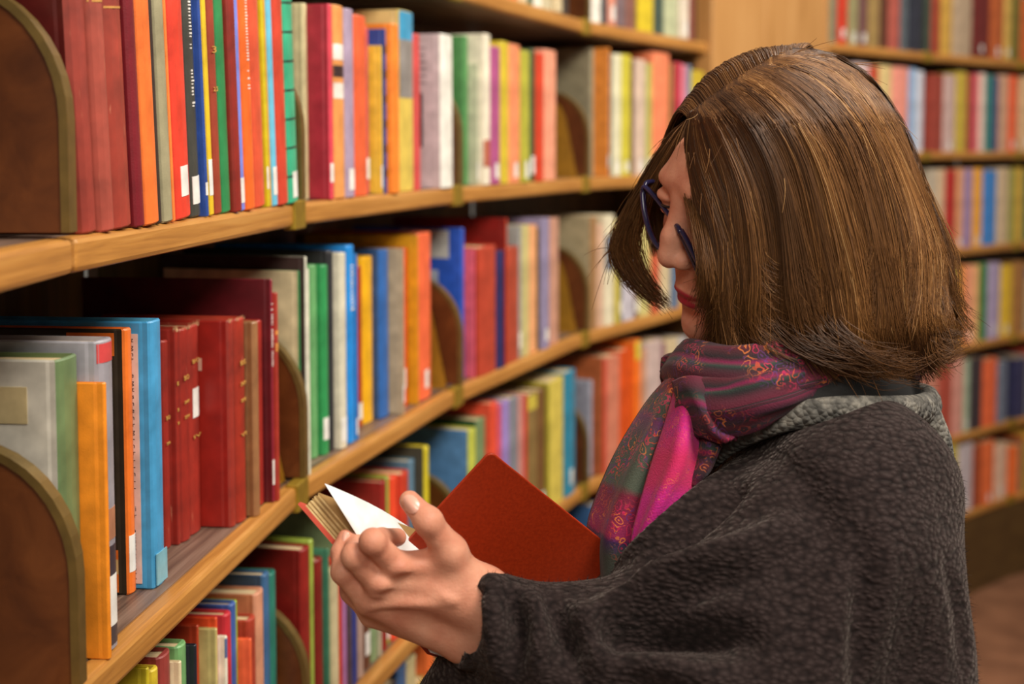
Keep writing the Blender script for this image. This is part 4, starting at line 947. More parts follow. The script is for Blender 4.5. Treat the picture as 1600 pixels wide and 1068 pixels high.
def hair_mesh(name, groups, r0, r1, parent):
    P = np.concatenate([g[0] for g in groups]); tone = np.concatenate([g[1] for g in groups]); n, S, _ = P.shape
    T = np.gradient(P, axis=1); T /= np.maximum(np.linalg.norm(T, axis=2, keepdims=True), 1e-9)
    A = np.cross(T, np.array([.3, .8, .52])); A /= np.maximum(np.linalg.norm(A, axis=2, keepdims=True), 1e-6); B = np.cross(T, A)
    rad = (r0 + (r1 - r0) * TT ** 1.5)[None, :, None] * (0.8 + 0.5 * rng.random((n, 1, 1)))
    V = np.stack([P + rad * (A * math.cos(k * 2.0944) + B * math.sin(k * 2.0944)) for k in range(3)], 2)
    base = (np.arange(n)[:, None] * S + np.arange(S - 1)[None]) * 3; Q = []
    for k in range(3): Q.append(np.stack([base + k, base + (k + 1) % 3, base + 3 + (k + 1) % 3, base + 3 + k], -1).reshape(-1, 4))
    o = fast_mesh(name, V.reshape(-1, 3), np.concatenate(Q), M_HAIR, None, True)
    attr(o, 'tone', np.repeat(tone, S * 3)); attr(o, 'along', np.tile(np.repeat(TT, 3), n))
    return own(o, parent)
# under-layer so that no scalp shows between the strands
def cap(sign, inset, name):
    A = np.linspace(0, 1, 60); G = guide_at(GN, A); G = np.transpose(catmull(np.transpose(G, (1, 0, 2)), 30), (1, 0, 2))
    t = np.linspace(0, 1, 30)[None]; x = G[..., 0]; y = G[..., 1]
    x = x + (1240 - x) * .03 * t; y = y - 26 * t
    V = PXn(x, y, HD - sign * (hull(x, y) - inset * np.minimum(1, t * 4)))
    n, S = x.shape; Q = [(i * S + j, (i + 1) * S + j, (i + 1) * S + j + 1, i * S + j + 1) for i in range(n - 1) for j in range(S - 1)]
    return V.reshape(-1, 3), Q, np.tile(t, (n, 1)).ravel()
Vs, Qs, Ts = cap(1, 0.016, ''); Vf, Qf, Tf = cap(-1, 0.016, '')
hair = fast_mesh('hair', np.concatenate([Vs, Vf]), np.concatenate([np.array(Qs), np.array(Qf) + len(Vs)]), M_HAIR, None, True); own(hair)
attr(hair, 'tone', np.full(len(Vs) + len(Vf), .22)); attr(hair, 'along', np.concatenate([Ts, Tf])); hair['kind'] = 'stuff'
near_h = strands_side(12000, 1, 21); far_h = strands_side(2600, -1, 22)
g_far = [[(1078, 186, 1.25), (1046, 214, 1.275), (1014, 268, 1.30), (984, 330, 1.315), (958, 388, 1.32), (982, 440, 1.315), (1040, 488, 1.30)],
         [(1076, 187, 1.25), (1044, 228, 1.27), (1012, 285, 1.29), (980, 345, 1.305), (968, 395, 1.31), (1000, 444, 1.305), (1044, 482, 1.295)],
         [(1074, 190, 1.25), (1050, 230, 1.26), (1028, 278, 1.275), (1006, 326, 1.29), (994, 382, 1.30), (1012, 432, 1.30), (1042, 474, 1.29)]]
far_lock = strand_group(g_far, 1100, 31, .0024, .003, (.60, 1.0), .44)
g_top = [[(1078, 186, 1.235), (1064, 172, 1.255), (1054, 182, 1.28), (1040, 215, 1.30), (1020, 270, 1.325), (1008, 330, 1.335), (1020, 400, 1.33)],
         [(1142, 138, 1.235), (1124, 110, 1.265), (1110, 118, 1.30), (1100, 160, 1.335), (1085, 240, 1.36), (1075, 330, 1.365), (1075, 420, 1.36)],
         [(1202, 104, 1.235), (1190, 79, 1.27), (1180, 88, 1.31), (1170, 140, 1.35), (1160, 230, 1.38), (1150, 330, 1.385), (1150, 430, 1.38)],
         [(1247, 90, 1.235), (1260, 70, 1.27), (1272, 80, 1.31), (1275, 130, 1.35), (1275, 230, 1.38), (1275, 330, 1.385), (1275, 430, 1.38)]]
top_h = strand_group(g_top, 2600, 41, .0014, .001, (.9, 1.0), .52)
g_front = [[(1074, 192, 1.245), (1068, 235, 1.232), (1072, 285, 1.208), (1084, 340, 1.178), (1096, 400, 1.162), (1092, 440, 1.164), (1080, 474, 1.175)],
           [(1076, 190, 1.24), (1074, 240, 1.222), (1084, 300, 1.196), (1102, 360, 1.166), (1112, 420, 1.152), (1118, 462, 1.156), (1122, 500, 1.168)]]
front_h = strand_group(g_front, 320, 51, .0018, .002, (.66, 1.0), .5)
g_flick = [[(1440, 420, 1.22), (1462, 450, 1.215), (1470, 480, 1.21), (1468, 505, 1.21), (1476, 520, 1.21), (1494, 526, 1.21), (1512, 516, 1.21)],
           [(1430, 460, 1.20), (1446, 490, 1.195), (1450, 520, 1.19), (1452, 545, 1.19), (1462, 560, 1.19), (1480, 566, 1.19), (1500, 552, 1.19)]]
flick_h = strand_group(g_flick, 420, 61, .003, .003, (.7, 1.0), .42)
g_low = [[(1112, 440, 1.195), (1128, 490, 1.168), (1155, 525, 1.148), (1195, 545, 1.138), (1235, 560, 1.13), (1275, 572, 1.128), (1310, 585, 1.128)],
         [(1176, 440, 1.165), (1202, 505, 1.136), (1240, 540, 1.122), (1285, 560, 1.120), (1330, 574, 1.124), (1370, 582, 1.13), (1400, 590, 1.14)],
         [(1286, 440, 1.155), (1312, 505, 1.128), (1345, 540, 1.120), (1380, 558, 1.126), (1410, 566, 1.136), (1440, 566, 1.15), (1465, 560, 1.165)]]
low_h = strand_group(g_low[1:], 220, 71, .005, .005, (.55, 1.0), .26)
hair_mesh('hair_strands', [near_h, far_h, far_lock, top_h, front_h, flick_h, low_h], .00036, .00014, hair)['kind'] = 'stuff'
# stray hairs standing off the outline
r = np.random.default_rng(81); st = []
for i in range(220):
    a = r.random(); g = guide_at(GN, np.array([a]))[0]; k = r.choice([0, 0, 1, 1, 2, 3, 4, 5]); x0, y0 = g[k]; d0 = HD - hull(x0, y0) * r.choice([1, -1, .2])
    p0 = P3(x0, y0, d0); c = P3(1260, 330, HD); o = p0 - c; o /= np.linalg.norm(o); L = r.uniform(.02, .05); tdir = P3(*g[min(k + 1, 6)], d0) - p0; tdir /= max(np.linalg.norm(tdir), 1e-6)
    cur = r.normal(0, .3, 3); kk = r.uniform(.2, 1.0); st.append(np.stack([p0 + tdir * (L * q) + o * ((.024 if k < 2 else .012) * q * kk + .002) + cur * .01 * q * q for q in TT]))
for i in range(36):
    q0 = np.array(g_far[0])[r.integers(0, 5)]; p0 = P3(*q0); dr = P3(q0[0] - r.uniform(5, 60), q0[1] + r.uniform(-40, 120), q0[2]) - p0
    kk = r.normal(0, .006, 3)
    st.append(np.stack([p0 + dr * q * .8 + np.array([0, 0, -.012]) * q * q + kk * q for q in TT]))
st = np.array(st); hair_mesh('stray_hairs', [(st, np.clip(r.normal(.7, .15, len(st)), 0, 1))], .00032, .00014, hair)['kind'] = 'stuff'

# --- fleece poncho
def fleece_mat():
    m, t, b = new_mat('dark_brown_fleece'); v = coords(t, (1.0, 1.0, 1.6))
    wn = N(t, 'ShaderNodeTexNoise', i_Scale=60.0, i_Detail=2.0); t.links.new(v, wn.inputs['Vector'])
    wm = N(t, 'ShaderNodeMix', data_type='VECTOR'); wm.inputs[0].default_value = 0.006; t.links.new(v, wm.inputs[4]); t.links.new(wn.outputs[1], wm.inputs[5])
    n = N(t, 'ShaderNodeTexVoronoi', feature='SMOOTH_F1', i_Scale=185.0); n.inputs['Smoothness'].default_value = 0.6; t.links.new(wm.outputs[1], n.inputs['Vector'])
    r = ramp(t, [(0.15, (52, 42, 41)), (0.45, (40, 31, 30)), (0.8, (24, 18, 18))]); t.links.new(n.outputs[0], r.inputs[0]); t.links.new(r.outputs[0], b.inputs['Base Color'])
    b.inputs['Roughness'].default_value = 0.95; b.inputs['Sheen Weight'].default_value = 0.12; b.inputs['Sheen Roughness'].default_value = 0.5; b.inputs['Sheen Tint'].default_value = (.75, .62, .55, 1); b.inputs['Specular IOR Level'].default_value = 0.1
    bp = N(t, 'ShaderNodeBump', i_Strength=1.0, i_Distance=0.0024); bp.invert = True; t.links.new(n.outputs[0], bp.inputs['Height']); t.links.new(bp.outputs[0], b.inputs['Normal'])
    return m
M_FLEECE = fleece_mat()
cf = Field((-0.12, 0.86, 0.95), (0.62, 1.62, 1.56), 0.0052)
def cc(a, b, ra, rb, k=.03): cf.cone(P3(*a), P3(*b), ra, rb, k)
cc((1340, 772, 1.27), (1352, 1200, 1.24), .068, .105); cc((1330, 770, 1.37), (1350, 1200, 1.37), .066, .105); cc((1190, 800, 1.29), (1210, 1200, 1.30), .075, .11)
cc((1345, 785, 1.150), (1215, 752, 1.245), .075, .052); cc((1345, 785, 1.150), (1345, 775, 1.27), .075, .068); cc((1345, 775, 1.40), (1240, 755, 1.32), .068, .05)
cc((1345, 785, 1.150), (1180, 1120, 1.060), .075, .070)
cc((1180, 1120, 1.060), (980, 1070, 1.070), .068, .047); cc((980, 1070, 1.070), (778, 970, 1.100), .046, .046)
cc((1205, 760, 1.185), (1080, 856, 1.165), .045, .034); cc((1080, 858, 1.165), (962, 1006, 1.135), .033, .020)
cc((1300, 810, 1.13), (1050, 985, 1.095), .062, .045, .04); cc((1320, 880, 1.11), (1120, 1030, 1.07), .07, .055, .04)
cc((1355, 900, 1.14), (1370, 1200, 1.12), .075, .09, .03)
cc((760, 1015, 1.135), (720, 1120, 1.15), .040, .045, .02); cc((900, 1050, 1.10), (900, 1180, 1.11), .06, .07, .03)
# cut the cuff open round the wrist
a0 = P3(738, 965, 1.10); dirw = P3(775, 972, 1.102) - P3(640, 920, 1.09); dirw /= np.linalg.norm(dirw)
sl, (X, Y, Z) = cf.sub(P3(620, 1100, 1.0), P3(800, 860, 1.2))
dpl = (X - a0[0]) * dirw[0] + (Y - a0[1]) * dirw[1] + (Z - a0[2]) * dirw[2]
low = np.clip((P3(700, 985, 1.1)[2] - Z) / .004, -1, 1) * 1.0
cf.f[sl] = np.maximum(cf.f[sl], np.where(low > 0, -0.02, -dpl)).astype(np.float32)
cf.cone(P3(755, 972, 1.102), P3(640, 930, 1.09), .030, .030, .006, 'cut')
# neck opening
cf.cone(HP(-.045, 0, -.10), HP(-.05, 0, -.235), .060, .075, .01, 'cut')
cv_, cq_ = cf.polygons(); cv_ = relax(cv_, cq_, 4)
# folds: ridges (+) and valleys (-) running over the cloth
bvh = BVHTree.FromPolygons([tuple(p) for p in cv_], [tuple(int(i) for i in q) for q in cq_])
def on_cloth(x, y):
    dr = (PX(x, y, 1.0) - Vector((0, 0, ZC))).normalized(); h = bvh.ray_cast(Vector((0, 0, ZC)), dr); return None if h[0] is None else np.array(h[0])
FOLDS = [(+0.0260, .014, [(915, 975), (985, 938), (1060, 912), (1150, 872), (1230, 822)]), (-0.0380, .014, [(935, 992), (1000, 988), (1080, 992), (1160, 1000)]), (+0.0180, .015, [(960, 1020), (1040, 1036), (1130, 1068)]),
         (-0.0240, .011, [(985, 925), (1045, 872), (1110, 812), (1150, 770)]), (+0.0150, .011, [(975, 900), (1040, 845), (1100, 780), (1140, 730)]), (-0.0150, .010, [(1010, 955), (1080, 930), (1160, 905)]),
         (-0.0110, .010, [(1348, 850), (1345, 930), (1338, 1000), (1335, 1068)]), (+0.0060, .016, [(1374, 830), (1374, 920), (1368, 1068)]), (+0.0060, .016, [(1316, 860), (1310, 960), (1300, 1068)]),
         (-0.0210, .008, [(798, 935), (812, 975), (808, 1030)]), (+0.0150, .009, [(826, 925), (842, 970), (846, 1040)]), (-0.0210, .008, [(862, 940), (880, 985), (892, 1040)]), (+0.0150, .009, [(765, 900), (775, 960), (776, 1040)]),
         (+0.0150, .009, [(892, 945), (925, 995), (945, 1050)]), (-0.0070, .009, [(1480, 880), (1492, 960), (1498, 1060)]), (-0.0090, .015, [(1180, 700), (1260, 760), (1300, 860)])]
nn_ = normals(cv_, cq_); disp = np.zeros(len(cv_))
for amp, wd, pl in FOLDS:
    pts = [on_cloth(*p) for p in catmull(np.array(pl, float), 24)]; pts = np.array([p for p in pts if p is not None])
    if len(pts) < 3: continue
    m = ((cv_ > pts.min(0) - 3 * wd) & (cv_ < pts.max(0) + 3 * wd)).all(1); idx = np.where(m)[0]
    D = np.full(len(idx), 9.0); W = np.zeros(len(idx))
    for i, p in enumerate(pts):
        d = ((cv_[idx] - p) ** 2).sum(1); w = math.sin(math.pi * (i + 1.5) / (len(pts) + 2)) ** .5; D2 = np.where(d < D, d, D); W = np.where(d < D, w, W); D = D2
    disp[idx] += amp * W * np.exp(-D / (wd * wd))
rs = np.random.default_rng(5)
for i in range(26):
    k = rs.normal(0, 1, 3); k *= rs.uniform(18, 60) / np.linalg.norm(k); disp += .0011 * np.sin(cv_ @ k + rs.uniform(0, 6))
cv_ = cv_ + nn_ * disp[:, None]; cv_ = relax(cv_, cq_, 1)
poncho = fast_mesh('fleece_poncho', cv_, cq_, M_FLEECE); own(poncho)
# --- fine pile along the cloth
nn_ = normals(cv_, cq_); fz = rs.choice(len(cv_), min(26000, len(cv_)), replace=False)
p0 = cv_[fz]; dv = nn_[fz] + rs.normal(0, .55, (len(fz), 3)); L = rs.uniform(.0012, .0030, (len(fz), 1)); sd = np.cross(dv, rs.normal(0, 1, (len(fz), 3))); sd /= np.linalg.norm(sd, axis=1, keepdims=True)
V = np.stack([p0 - sd * .00025, p0 + sd * .00025, p0 + dv * L], 1).reshape(-1, 3); Q = np.arange(len(V)).reshape(-1, 3)
pile = fast_mesh('fleece_pile', V, Q, M_FLEECE, None, False); own(pile, poncho); pile['kind'] = 'stuff'

# --- knitted collar, dark shirt collar
def knit_mat():
    m, t, b = new_mat('grey_knit'); v = coords(t); n = N(t, 'ShaderNodeTexVoronoi', i_Scale=210.0); t.links.new(v, n.inputs['Vector']); n2 = N(t, 'ShaderNodeTexNoise', i_Scale=90.0, i_Detail=3.0); t.links.new(v, n2.inputs['Vector'])
    r = ramp(t, [(0.3, (52, 50, 47)), (0.5, (90, 86, 80)), (0.7, (128, 122, 112))]); t.links.new(n2.outputs[0], r.inputs[0]); t.links.new(r.outputs[0], b.inputs['Base Color']); b.inputs['Roughness'].default_value = .9
    bp = N(t, 'ShaderNodeBump', i_Strength=1.0, i_Distance=0.003); bp.invert = True; t.links.new(n.outputs['Distance'], bp.inputs['Height']); t.links.new(bp.outputs[0], b.inputs['Normal']); return m
M_KNIT = knit_mat()
path = catmull(np.array([P3(1110, 718, 1.19), P3(1150, 684, 1.160), P3(1215, 656, 1.136), P3(1300, 642, 1.128), P3(1385, 642, 1.148), P3(1440, 640, 1.20), P3(1450, 632, 1.27), P3(1420, 625, 1.36), P3(1320, 620, 1.41), P3(1200, 640, 1.40)]), 60)
V, f = tube(path, np.interp(np.linspace(0, 1, 60), [0, .15, .5, .7, 1], [.009, .011, .013, .018, .016]), 12, False, .7); own(mesh('knitted_collar', V, f, M_KNIT, None, True))
path = catmull(np.array([P3(1442, 640, 1.215), P3(1462, 690, 1.22), P3(1478, 735, 1.225)]), 16)
V, f = tube(path, [.014] * 8 + list(np.linspace(.014, .009, 8)), 10); own(mesh('knitted_hem', V, f, M_KNIT, None, True))
path = catmull(np.array([P3(1190, 634, 1.165), P3(1250, 622, 1.145), P3(1320, 618, 1.15), P3(1390, 620, 1.19), P3(1416, 618, 1.27), P3(1380, 605, 1.34), P3(1280, 600, 1.37)]), 40)
V, f = tube(path, .026, 10, False, .5); own(mesh('black_shirt_collar', V, f, cover_mat((22, 20, 20), .8), None, True))

# --- scarf
def scarf_mat(name, stops, scale, amount):
    m, t, b = new_mat(name); tc = t.nodes.new('ShaderNodeTexCoord'); sp = N(t, 'ShaderNodeSeparateXYZ'); t.links.new(tc.outputs['UV'], sp.inputs[0])
    v = tc.outputs['Object']; nz = N(t, 'ShaderNodeTexNoise', i_Scale=55.0, i_Detail=3.0); t.links.new(v, nz.inputs['Vector'])
    ma = N(t, 'ShaderNodeMath', operation='MULTIPLY_ADD'); t.links.new(nz.outputs[0], ma.inputs[0]); ma.inputs[1].default_value = 0.05; t.links.new(sp.outputs[1], ma.inputs[2])
    base = ramp(t, stops); t.links.new(ma.outputs[0], base.inputs[0])
    vo = N(t, 'ShaderNodeTexVoronoi', i_Scale=scale); wv = N(t, 'ShaderNodeMix', data_type='VECTOR'); wv.inputs[0].default_value = 0.02; t.links.new(v, wv.inputs[4]); t.links.new(nz.outputs[1], wv.inputs[5]); t.links.new(wv.outputs[1], vo.inputs['Vector'])
    ring = N(t, 'ShaderNodeMath', operation='SINE'); mu = N(t, 'ShaderNodeMath', operation='MULTIPLY'); mu.inputs[1].default_value = 17.0; t.links.new(vo.outputs['Distance'], mu.inputs[0]); t.links.new(mu.outputs[0], ring.inputs[0])
    pal = ramp(t, [(0.0, (206, 74, 40)), (0.25, (196, 30, 80)), (0.45, (226, 124, 52)), (0.6, (92, 40, 110)), (0.8, (180, 36, 60)), (1.0, (70, 92, 70))], 'CONSTANT'); t.links.new(vo.outputs['Color'], pal.inputs[0])
    msk = N(t, 'ShaderNodeMath', operation='MULTIPLY'); mm = ramp(t, [(0.42, (0, 0, 0)), (0.60, (255, 255, 255))]); nz2 = N(t, 'ShaderNodeTexNoise', i_Scale=26.0, i_Detail=2.0); t.links.new(v, nz2.inputs['Vector']); t.links.new(nz2.outputs[0], mm.inputs[0])
    rg_ = ramp(t, [(0.45, (0, 0, 0)), (0.65, (255, 255, 255))]); t.links.new(ring.outputs[0], rg_.inputs[0]); t.links.new(mm.outputs[0], msk.inputs[0]); t.links.new(rg_.outputs[0], msk.inputs[1])
    m2 = N(t, 'ShaderNodeMath', operation='MULTIPLY'); m2.inputs[1].default_value = amount; t.links.new(msk.outputs[0], m2.inputs[0])
    mx = N(t, 'ShaderNodeMix', data_type='RGBA'); t.links.new(m2.outputs[0], mx.inputs[0]); t.links.new(base.outputs[0], mx.inputs[6]); t.links.new(pal.outputs[0], mx.inputs[7]); t.links.new(mx.outputs[2], b.inputs['Base Color'])
    b.inputs['Roughness'].default_value = .85; b.inputs['Sheen Weight'].default_value = .08
    w = N(t, 'ShaderNodeTexNoise', i_Scale=700.0, i_Detail=1.0); t.links.new(v, w.inputs['Vector']); bp = N(t, 'ShaderNodeBump', i_Strength=.5, i_Distance=.0008); t.links.new(w.outputs[0], bp.inputs['Height']); t.links.new(bp.outputs[0], b.inputs['Normal'])
    return m
GRY, MAG, PUR, CRM, DRK = (62, 66, 56), (196, 18, 118), (60, 26, 76), (112, 16, 48), (40, 32, 36)
M_S1 = scarf_mat('scarf_patterned', [(0.0, CRM), (.10, (120, 40, 50)), (.16, GRY), (.24, GRY), (.27, (96, 40, 80)), (.36, GRY), (.52, (72, 80, 66)), (.55, CRM), (.76, (150, 30, 84)), (.79, PUR), (.86, GRY), (1.0, (84, 88, 80))], 120.0, .85)
M_S2 = scarf_mat('scarf_magenta', [(0.0, (180, 18, 112)), (.25, (194, 24, 120)), (.38, (190, 24, 84)), (.52, (196, 30, 96)), (.6, (198, 24, 130)), (1.0, (196, 24, 138))], 230.0, .55)
M_S3 = scarf_mat('scarf_wrap', [(0.0, (92, 12, 40)), (.2, (62, 12, 30)), (.28, (30, 24, 28)), (.34, (38, 54, 46)), (.40, (116, 12, 64)), (.47, (34, 24, 30)), (.58, (78, 12, 30)), (.7, (44, 20, 30)), (.8, (62, 12, 40)), (1.0, CRM)], 120.0, .55)
def cloth_patch(name, rows, m, parent, nu=26, nv=40, thick=.0028, wav=.0):
    P = np.array([[P3(*q) for q in r_] for r_ in rows]); P = catmull(P, nv); P = np.transpose(catmull(np.transpose(P, (1, 0, 2)), nu), (1, 0, 2))
    n, k = P.shape[:2]; V = P.reshape(-1, 3); Q = np.array([(i * k + j, (i + 1) * k + j, (i + 1) * k + j + 1, i * k + j + 1) for i in range(n - 1) for j in range(k - 1)])
    if wav:
        nr = normals(V, Q); u = np.tile(np.linspace(0, 1, k), n); t = np.repeat(np.linspace(0, 1, n), k); V = V + nr * (wav * np.sin(u * 13 + t * 3) * np.minimum(1, t * 3))[:, None]
    o = fast_mesh(name, V, Q, m, None, True); uv = o.data.uv_layers.new(name='UVMap'); li = np.empty(len(o.data.loops), np.int32); o.data.loops.foreach_get('vertex_index', li)
    uv.data.foreach_set('uv', np.stack([(li % k) / (k - 1), (li // k) / (n - 1)], 1).astype(np.float32).ravel())
    md_ = o.modifiers.new('thickness', 'SOLIDIFY'); md_.thickness = thick; md_.offset = 0
    return own(o, parent)
def scarf_tube(name, ctrl, rad, flat, m, parent, closed=False, twist=5):
    path = catmull(np.array([P3(*q) for q in ctrl]), 80); n = 80; sd = 28
    V, f = tube(path, rad, sd, False, flat); V = V.reshape(n, sd, 3); c = path[:, None]; th = np.linspace(0, 2 * math.pi, sd, endpoint=False)[None]; tt = np.linspace(0, 1, n)[:, None]
    V = c + (V - c) * (1 + .10 * np.sin(th * 5 + tt * twist) + .06 * np.sin(th * 9 - tt * 11))[..., None]
    o = mesh(name, V.reshape(-1, 3), f, m, None, True); uv = o.data.uv_layers.new(name='UVMap')
    for l in o.data.loops: i = l.vertex_index; uv.data[l.index].uv = (i // sd / (n - 1), 1 - abs(2 * ((1.5 * (i % sd) / sd) % 1) - 1))
    return own(o, parent)
scarf = scarf_tube('scarf', [(1060, 590, 1.235), (1078, 585, 1.195), (1120, 596, 1.160), (1180, 600, 1.140), (1260, 584, 1.146), (1340, 576, 1.170), (1404, 574, 1.22), (1414, 572, 1.29), (1360, 566, 1.36), (1240, 562, 1.385), (1130, 566, 1.35), (1070, 580, 1.29), (1056, 590, 1.24)], np.interp(np.linspace(0, 1, 80), [0, .15, .3, .45, 1], [.024, .030, .032, .020, .024]), .62, M_S3, person)
scarf['label'] = 'patterned magenta and crimson scarf wrapped round the neck'
scarf_tube('scarf_fold', [(1070, 640, 1.165), (1100, 636, 1.150), (1150, 632, 1.132), (1200, 616, 1.124), (1250, 600, 1.134), (1290, 588, 1.15)], np.interp(np.linspace(0, 1, 80), [0, .2, .7, 1], [.018, .024, .020, .012]), .6, M_S3, scarf)
cloth_patch('scarf_end', [[(1044, 590, 1.225), (1052, 588, 1.195), (1060, 592, 1.185), (1068, 604, 1.19)], [(1010, 632, 1.225), (1026, 636, 1.19), (1042, 646, 1.178), (1058, 660, 1.19)], [(964, 712, 1.225), (986, 718, 1.188), (1008, 728, 1.172), (1034, 742, 1.186)],
   [(932, 786, 1.225), (956, 796, 1.188), (982, 802, 1.172), (1014, 808, 1.186)], [(921, 832, 1.225), (944, 850, 1.19), (968, 860, 1.176), (1002, 862, 1.19)], [(930, 905, 1.235), (950, 930, 1.20), (970, 935, 1.19), (1000, 930, 1.20)]], M_S1, scarf, wav=.002)
cloth_patch('scarf_end', [[(1056, 606, 1.178), (1066, 606, 1.158), (1078, 614, 1.152), (1086, 628, 1.166)], [(1040, 664, 1.174), (1056, 662, 1.150), (1076, 668, 1.143), (1092, 680, 1.162)], [(1020, 728, 1.168), (1042, 726, 1.142), (1068, 730, 1.136), (1092, 738, 1.156)],
   [(1004, 784, 1.164), (1022, 782, 1.142), (1044, 782, 1.136), (1072, 782, 1.150)], [(992, 828, 1.164), (1004, 828, 1.148), (1020, 826, 1.142), (1044, 820, 1.150)], [(986, 858, 1.164), (994, 862, 1.155), (1004, 862, 1.152), (1018, 852, 1.156)]], M_S2, scarf, wav=.0014)
cloth_patch('scarf_knot', [[(1052, 596, 1.165), (1074, 588, 1.148), (1100, 592, 1.146), (1116, 612, 1.16)], [(1058, 616, 1.158), (1078, 610, 1.140), (1104, 622, 1.138), (1120, 640, 1.152)], [(1072, 644, 1.152), (1092, 642, 1.134), (1110, 654, 1.132), (1126, 664, 1.146)], [(1096, 676, 1.146), (1110, 672, 1.132), (1124, 676, 1.130), (1138, 680, 1.14)], [(1128, 692, 1.14), (1136, 688, 1.132), (1144, 686, 1.13), (1152, 686, 1.136)]], M_S3, scarf, thick=.004, wav=.001)
cloth_patch('scarf_tail', [[(1096, 664, 1.158), (1108, 668, 1.150), (1120, 674, 1.148), (1132, 680, 1.152)], [(1092, 700, 1.156), (1104, 702, 1.146), (1114, 704, 1.144), (1122, 706, 1.15)], [(1078, 732, 1.154), (1090, 736, 1.144), (1100, 738, 1.142), (1108, 736, 1.148)], [(1070, 752, 1.155), (1078, 756, 1.148), (1086, 758, 1.146), (1092, 752, 1.15)]], M_S3, scarf, nv=20)

# --- trousers and shoes below the frame
tf = Field((0.14, 1.02, 0.06), (0.50, 1.54, 1.02), 0.011)
for y in (1.185, 1.375):
    tf.cone((.31, y, .95), (.31, y, .5), .115, .085, .03); tf.cone((.31, y, .5), (.32, y, .09), .085, .075, .02)
v_, q_ = tf.polygons(); own(fast_mesh('trousers', v_, q_, cover_mat((30, 30, 36), .9)))
for y in (1.185, 1.375):
    s_ = Field((.10, y - .08, 0.0 - .02), (.44, y + .08, .14), .006); s_.ell((.22, y, .035), (.095, .042, .034), .01); s_.ell((.34, y, .05), (.06, .04, .05), .02); s_.cone((.335, y, .05), (.335, y, .10), .042, .045, .02)
    v_, q_ = s_.polygons(); v_[:, 2] = np.maximum(v_[:, 2], 0.0005); own(fast_mesh('shoe', v_, q_, cover_mat((26, 22, 20), .4)))

# ------------------------------------------------------------------ the open red book in her hand
def red_mat():
    m, t, b = new_mat('plain_red_cloth'); v = coords(t); n = N(t, 'ShaderNodeTexNoise', i_Scale=380.0, i_Detail=2.0); t.links.new(v, n.inputs['Vector'])
    r = ramp(t, [(0.3, (146, 40, 10)), (.7, (164, 48, 14))]); t.links.new(n.outputs[0], r.inputs[0]); t.links.new(r.outputs[0], b.inputs['Base Color']); b.inputs['Roughness'].default_value = .42
    bp = N(t, 'ShaderNodeBump', i_Strength=.15, i_Distance=.0005); t.links.new(n.outputs[0], bp.inputs['Height']); t.links.new(bp.outputs[0], b.inputs['Normal']); return m
M_RED = red_mat(); M_REDIN = cover_mat((206, 84, 66), 0.5)
M_WHITE = cover_mat((244, 242, 238), 0.6, False); M_END = cover_mat((226, 214, 192), .7, False)
ob = empty('open_book', P3(640, 860, 1.155)); tag(ob, 'open book with plain red-orange cover held in her hand', 'book'); OBL = -ob.location
def bown(o): o.parent = ob; o.location = OBL; return o
H0 = P3(630, 848, 1.138); c1 = P3(765, 702, 1.122); c2 = P3(967, 863, 1.212)
e1 = c2 - c1; e2 = c1 - H0; Ln = np.linalg.norm(e1)
def slab(name, o, a, b, th, m, nrm=None, rc=0.0):
    """board: origin o, edges a and b, thickness along the normal; rounded at the corners away from the spine"""
    n = np.cross(a, b); n /= np.linalg.norm(n); pts = []; la, lb = np.linalg.norm(a), np.linalg.norm(b); ua, ub = a / la, b / lb
    pts.append(o); pts.append(o + a)
    for (cx, cy, s0) in ((1, 1, 0), (0, 1, 1)):
        for i in range(5):
            t = math.pi / 2 * i / 4
            if cx: p = o + ua * (la - rc + rc * math.cos(t)) + ub * (lb - rc + rc * math.sin(t))
            else: p = o + ua * (rc - rc * math.sin(t)) + ub * (lb - rc + rc * math.cos(t))
            pts.append(p)
    V = [p for p in pts] + [p + n * th for p in pts]; k = len(pts)
    f = [tuple(range(k))[::-1], tuple(range(k, 2 * k))] + [(i, (i + 1) % k, k + (i + 1) % k, k + i) for i in range(k)]
    o_ = bown(mesh(name, V, f, m)); bv_ = o_.modifiers.new('soft_edges', 'BEVEL'); bv_.width = .0008; bv_.segments = 2; bv_.limit_method = 'ANGLE'; return o_, n
fc, n1 = slab('front_cover', H0, e1, e2, .0026, M_RED, rc=.006)
nb = n1 if n1.dot(np.array([0, 0, ZC]) - H0) < 0 else -n1          # inner side, away from the viewer
bown(slab('endpaper', H0 + nb * .0034 + e1 * .02 + e2 * .03, e1 * .96, e2 * .93, .0006, M_END, rc=.003)[0])
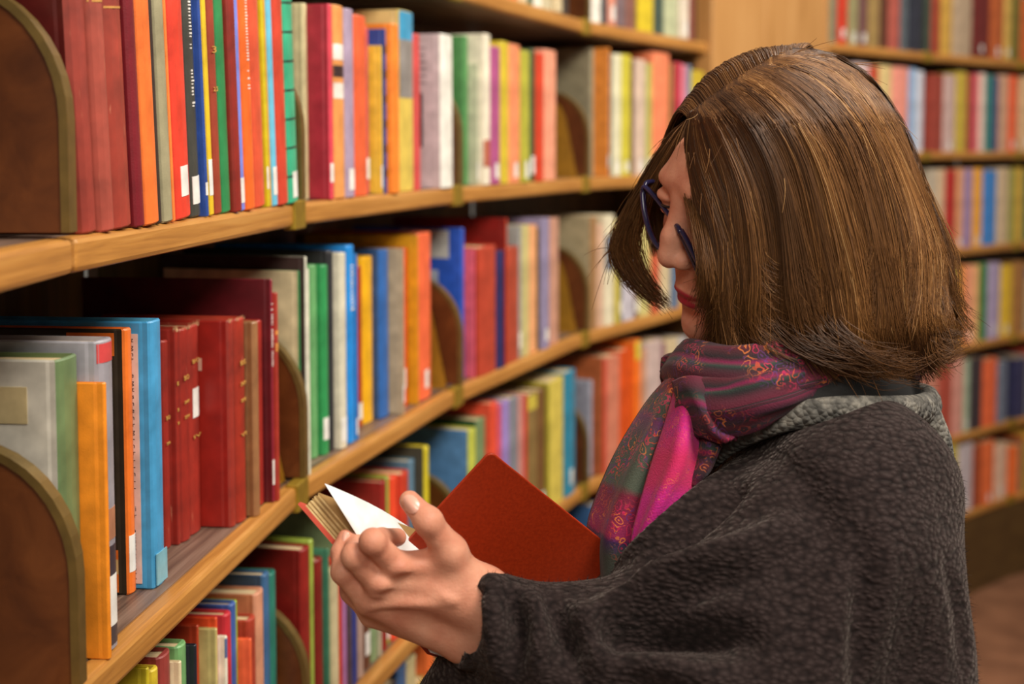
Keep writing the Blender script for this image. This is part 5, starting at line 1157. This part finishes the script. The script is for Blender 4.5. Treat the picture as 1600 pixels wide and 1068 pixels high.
# far half: cover board, page block, a lifted leaf
L0 = P3(465, 787, 1.085); e3 = L0 - H0; s1 = P3(528, 860, 1.103) - L0; s1 = s1 / np.linalg.norm(s1) * Ln
n3 = np.cross(s1, e3); n3 /= np.linalg.norm(n3)
if n3[2] < 0: n3 = -n3
up3 = P3(491, 765, 1.090) - P3(467, 786, 1.085); up3 = up3 / np.linalg.norm(up3)
def prism(name, corners, up, th, m):
    V = [c for c in corners] + [c + up * th for c in corners]; k = len(corners)
    return bown(mesh(name, V, [tuple(range(k))[::-1], tuple(range(k, 2 * k))] + [(i, (i + 1) % k, k + (i + 1) % k, k + i) for i in range(k)], m))
prism('back_cover', [H0, H0 + s1, L0 + s1, L0], up3, .0026, M_REDIN)
pb0 = H0 + up3 * .0028 + e3 * .02 + s1 * .02; pb1 = L0 + up3 * .0028 - e3 * .02 + s1 * .02
# gatherings of the page block, slightly uneven at the fore-edge
m_, t_, b_ = new_mat('old_paper_edge'); v_ = coords(t_); n_ = N(t_, 'ShaderNodeTexNoise', i_Scale=160.0, i_Detail=2.0); t_.links.new(v_, n_.inputs['Vector']); r_ = ramp(t_, [(0.3, (206, 172, 112)), (.7, (230, 202, 146))]); t_.links.new(n_.outputs[0], r_.inputs[0]); t_.links.new(r_.outputs[0], b_.inputs['Base Color']); b_.inputs['Roughness'].default_value = .85; M_OLDP = m_
M_OLDD = cover_mat((166, 130, 78), .85, False)
for i in range(14):
    o_ = up3 * (.00105 * i); ex = e3 / np.linalg.norm(e3) * random.uniform(-.0012, .0010)
    prism('page_gathering', [pb0 + o_, pb0 + o_ + s1 * .96, pb1 + o_ + ex + s1 * .96, pb1 + o_ + ex], up3, .00095, M_OLDD if i % 3 == 1 else M_OLDP)
# the lifted white leaf
A_ = P3(507, 755, 1.082); B_ = P3(652, 832, 1.150); lg = P3(574, 862, 1.094) - A_; lg = lg / np.linalg.norm(lg) * Ln * .93
rows = []
for i in range(8):
    t = i / 7; base = A_ + (B_ - A_) * t + up3 * (.003 * math.sin(math.pi * t)); rows.append([base + lg * q for q in np.linspace(0, 1, 6)])
V = np.array(rows).reshape(-1, 3); f = [(i * 6 + j, (i + 1) * 6 + j, (i + 1) * 6 + j + 1, i * 6 + j + 1) for i in range(7) for j in range(5)]
lf = bown(mesh('lifted_leaf', V, f, M_WHITE, None, True)); sm = lf.modifiers.new('paper', 'SOLIDIFY'); sm.thickness = .0003
# rounded back along the joint
V, f = tube(np.array([H0 + e1 * q + nb * .001 for q in np.linspace(0, 1, 8)]), .0045, 10); bown(mesh('spine', V, f, M_RED, None, True))
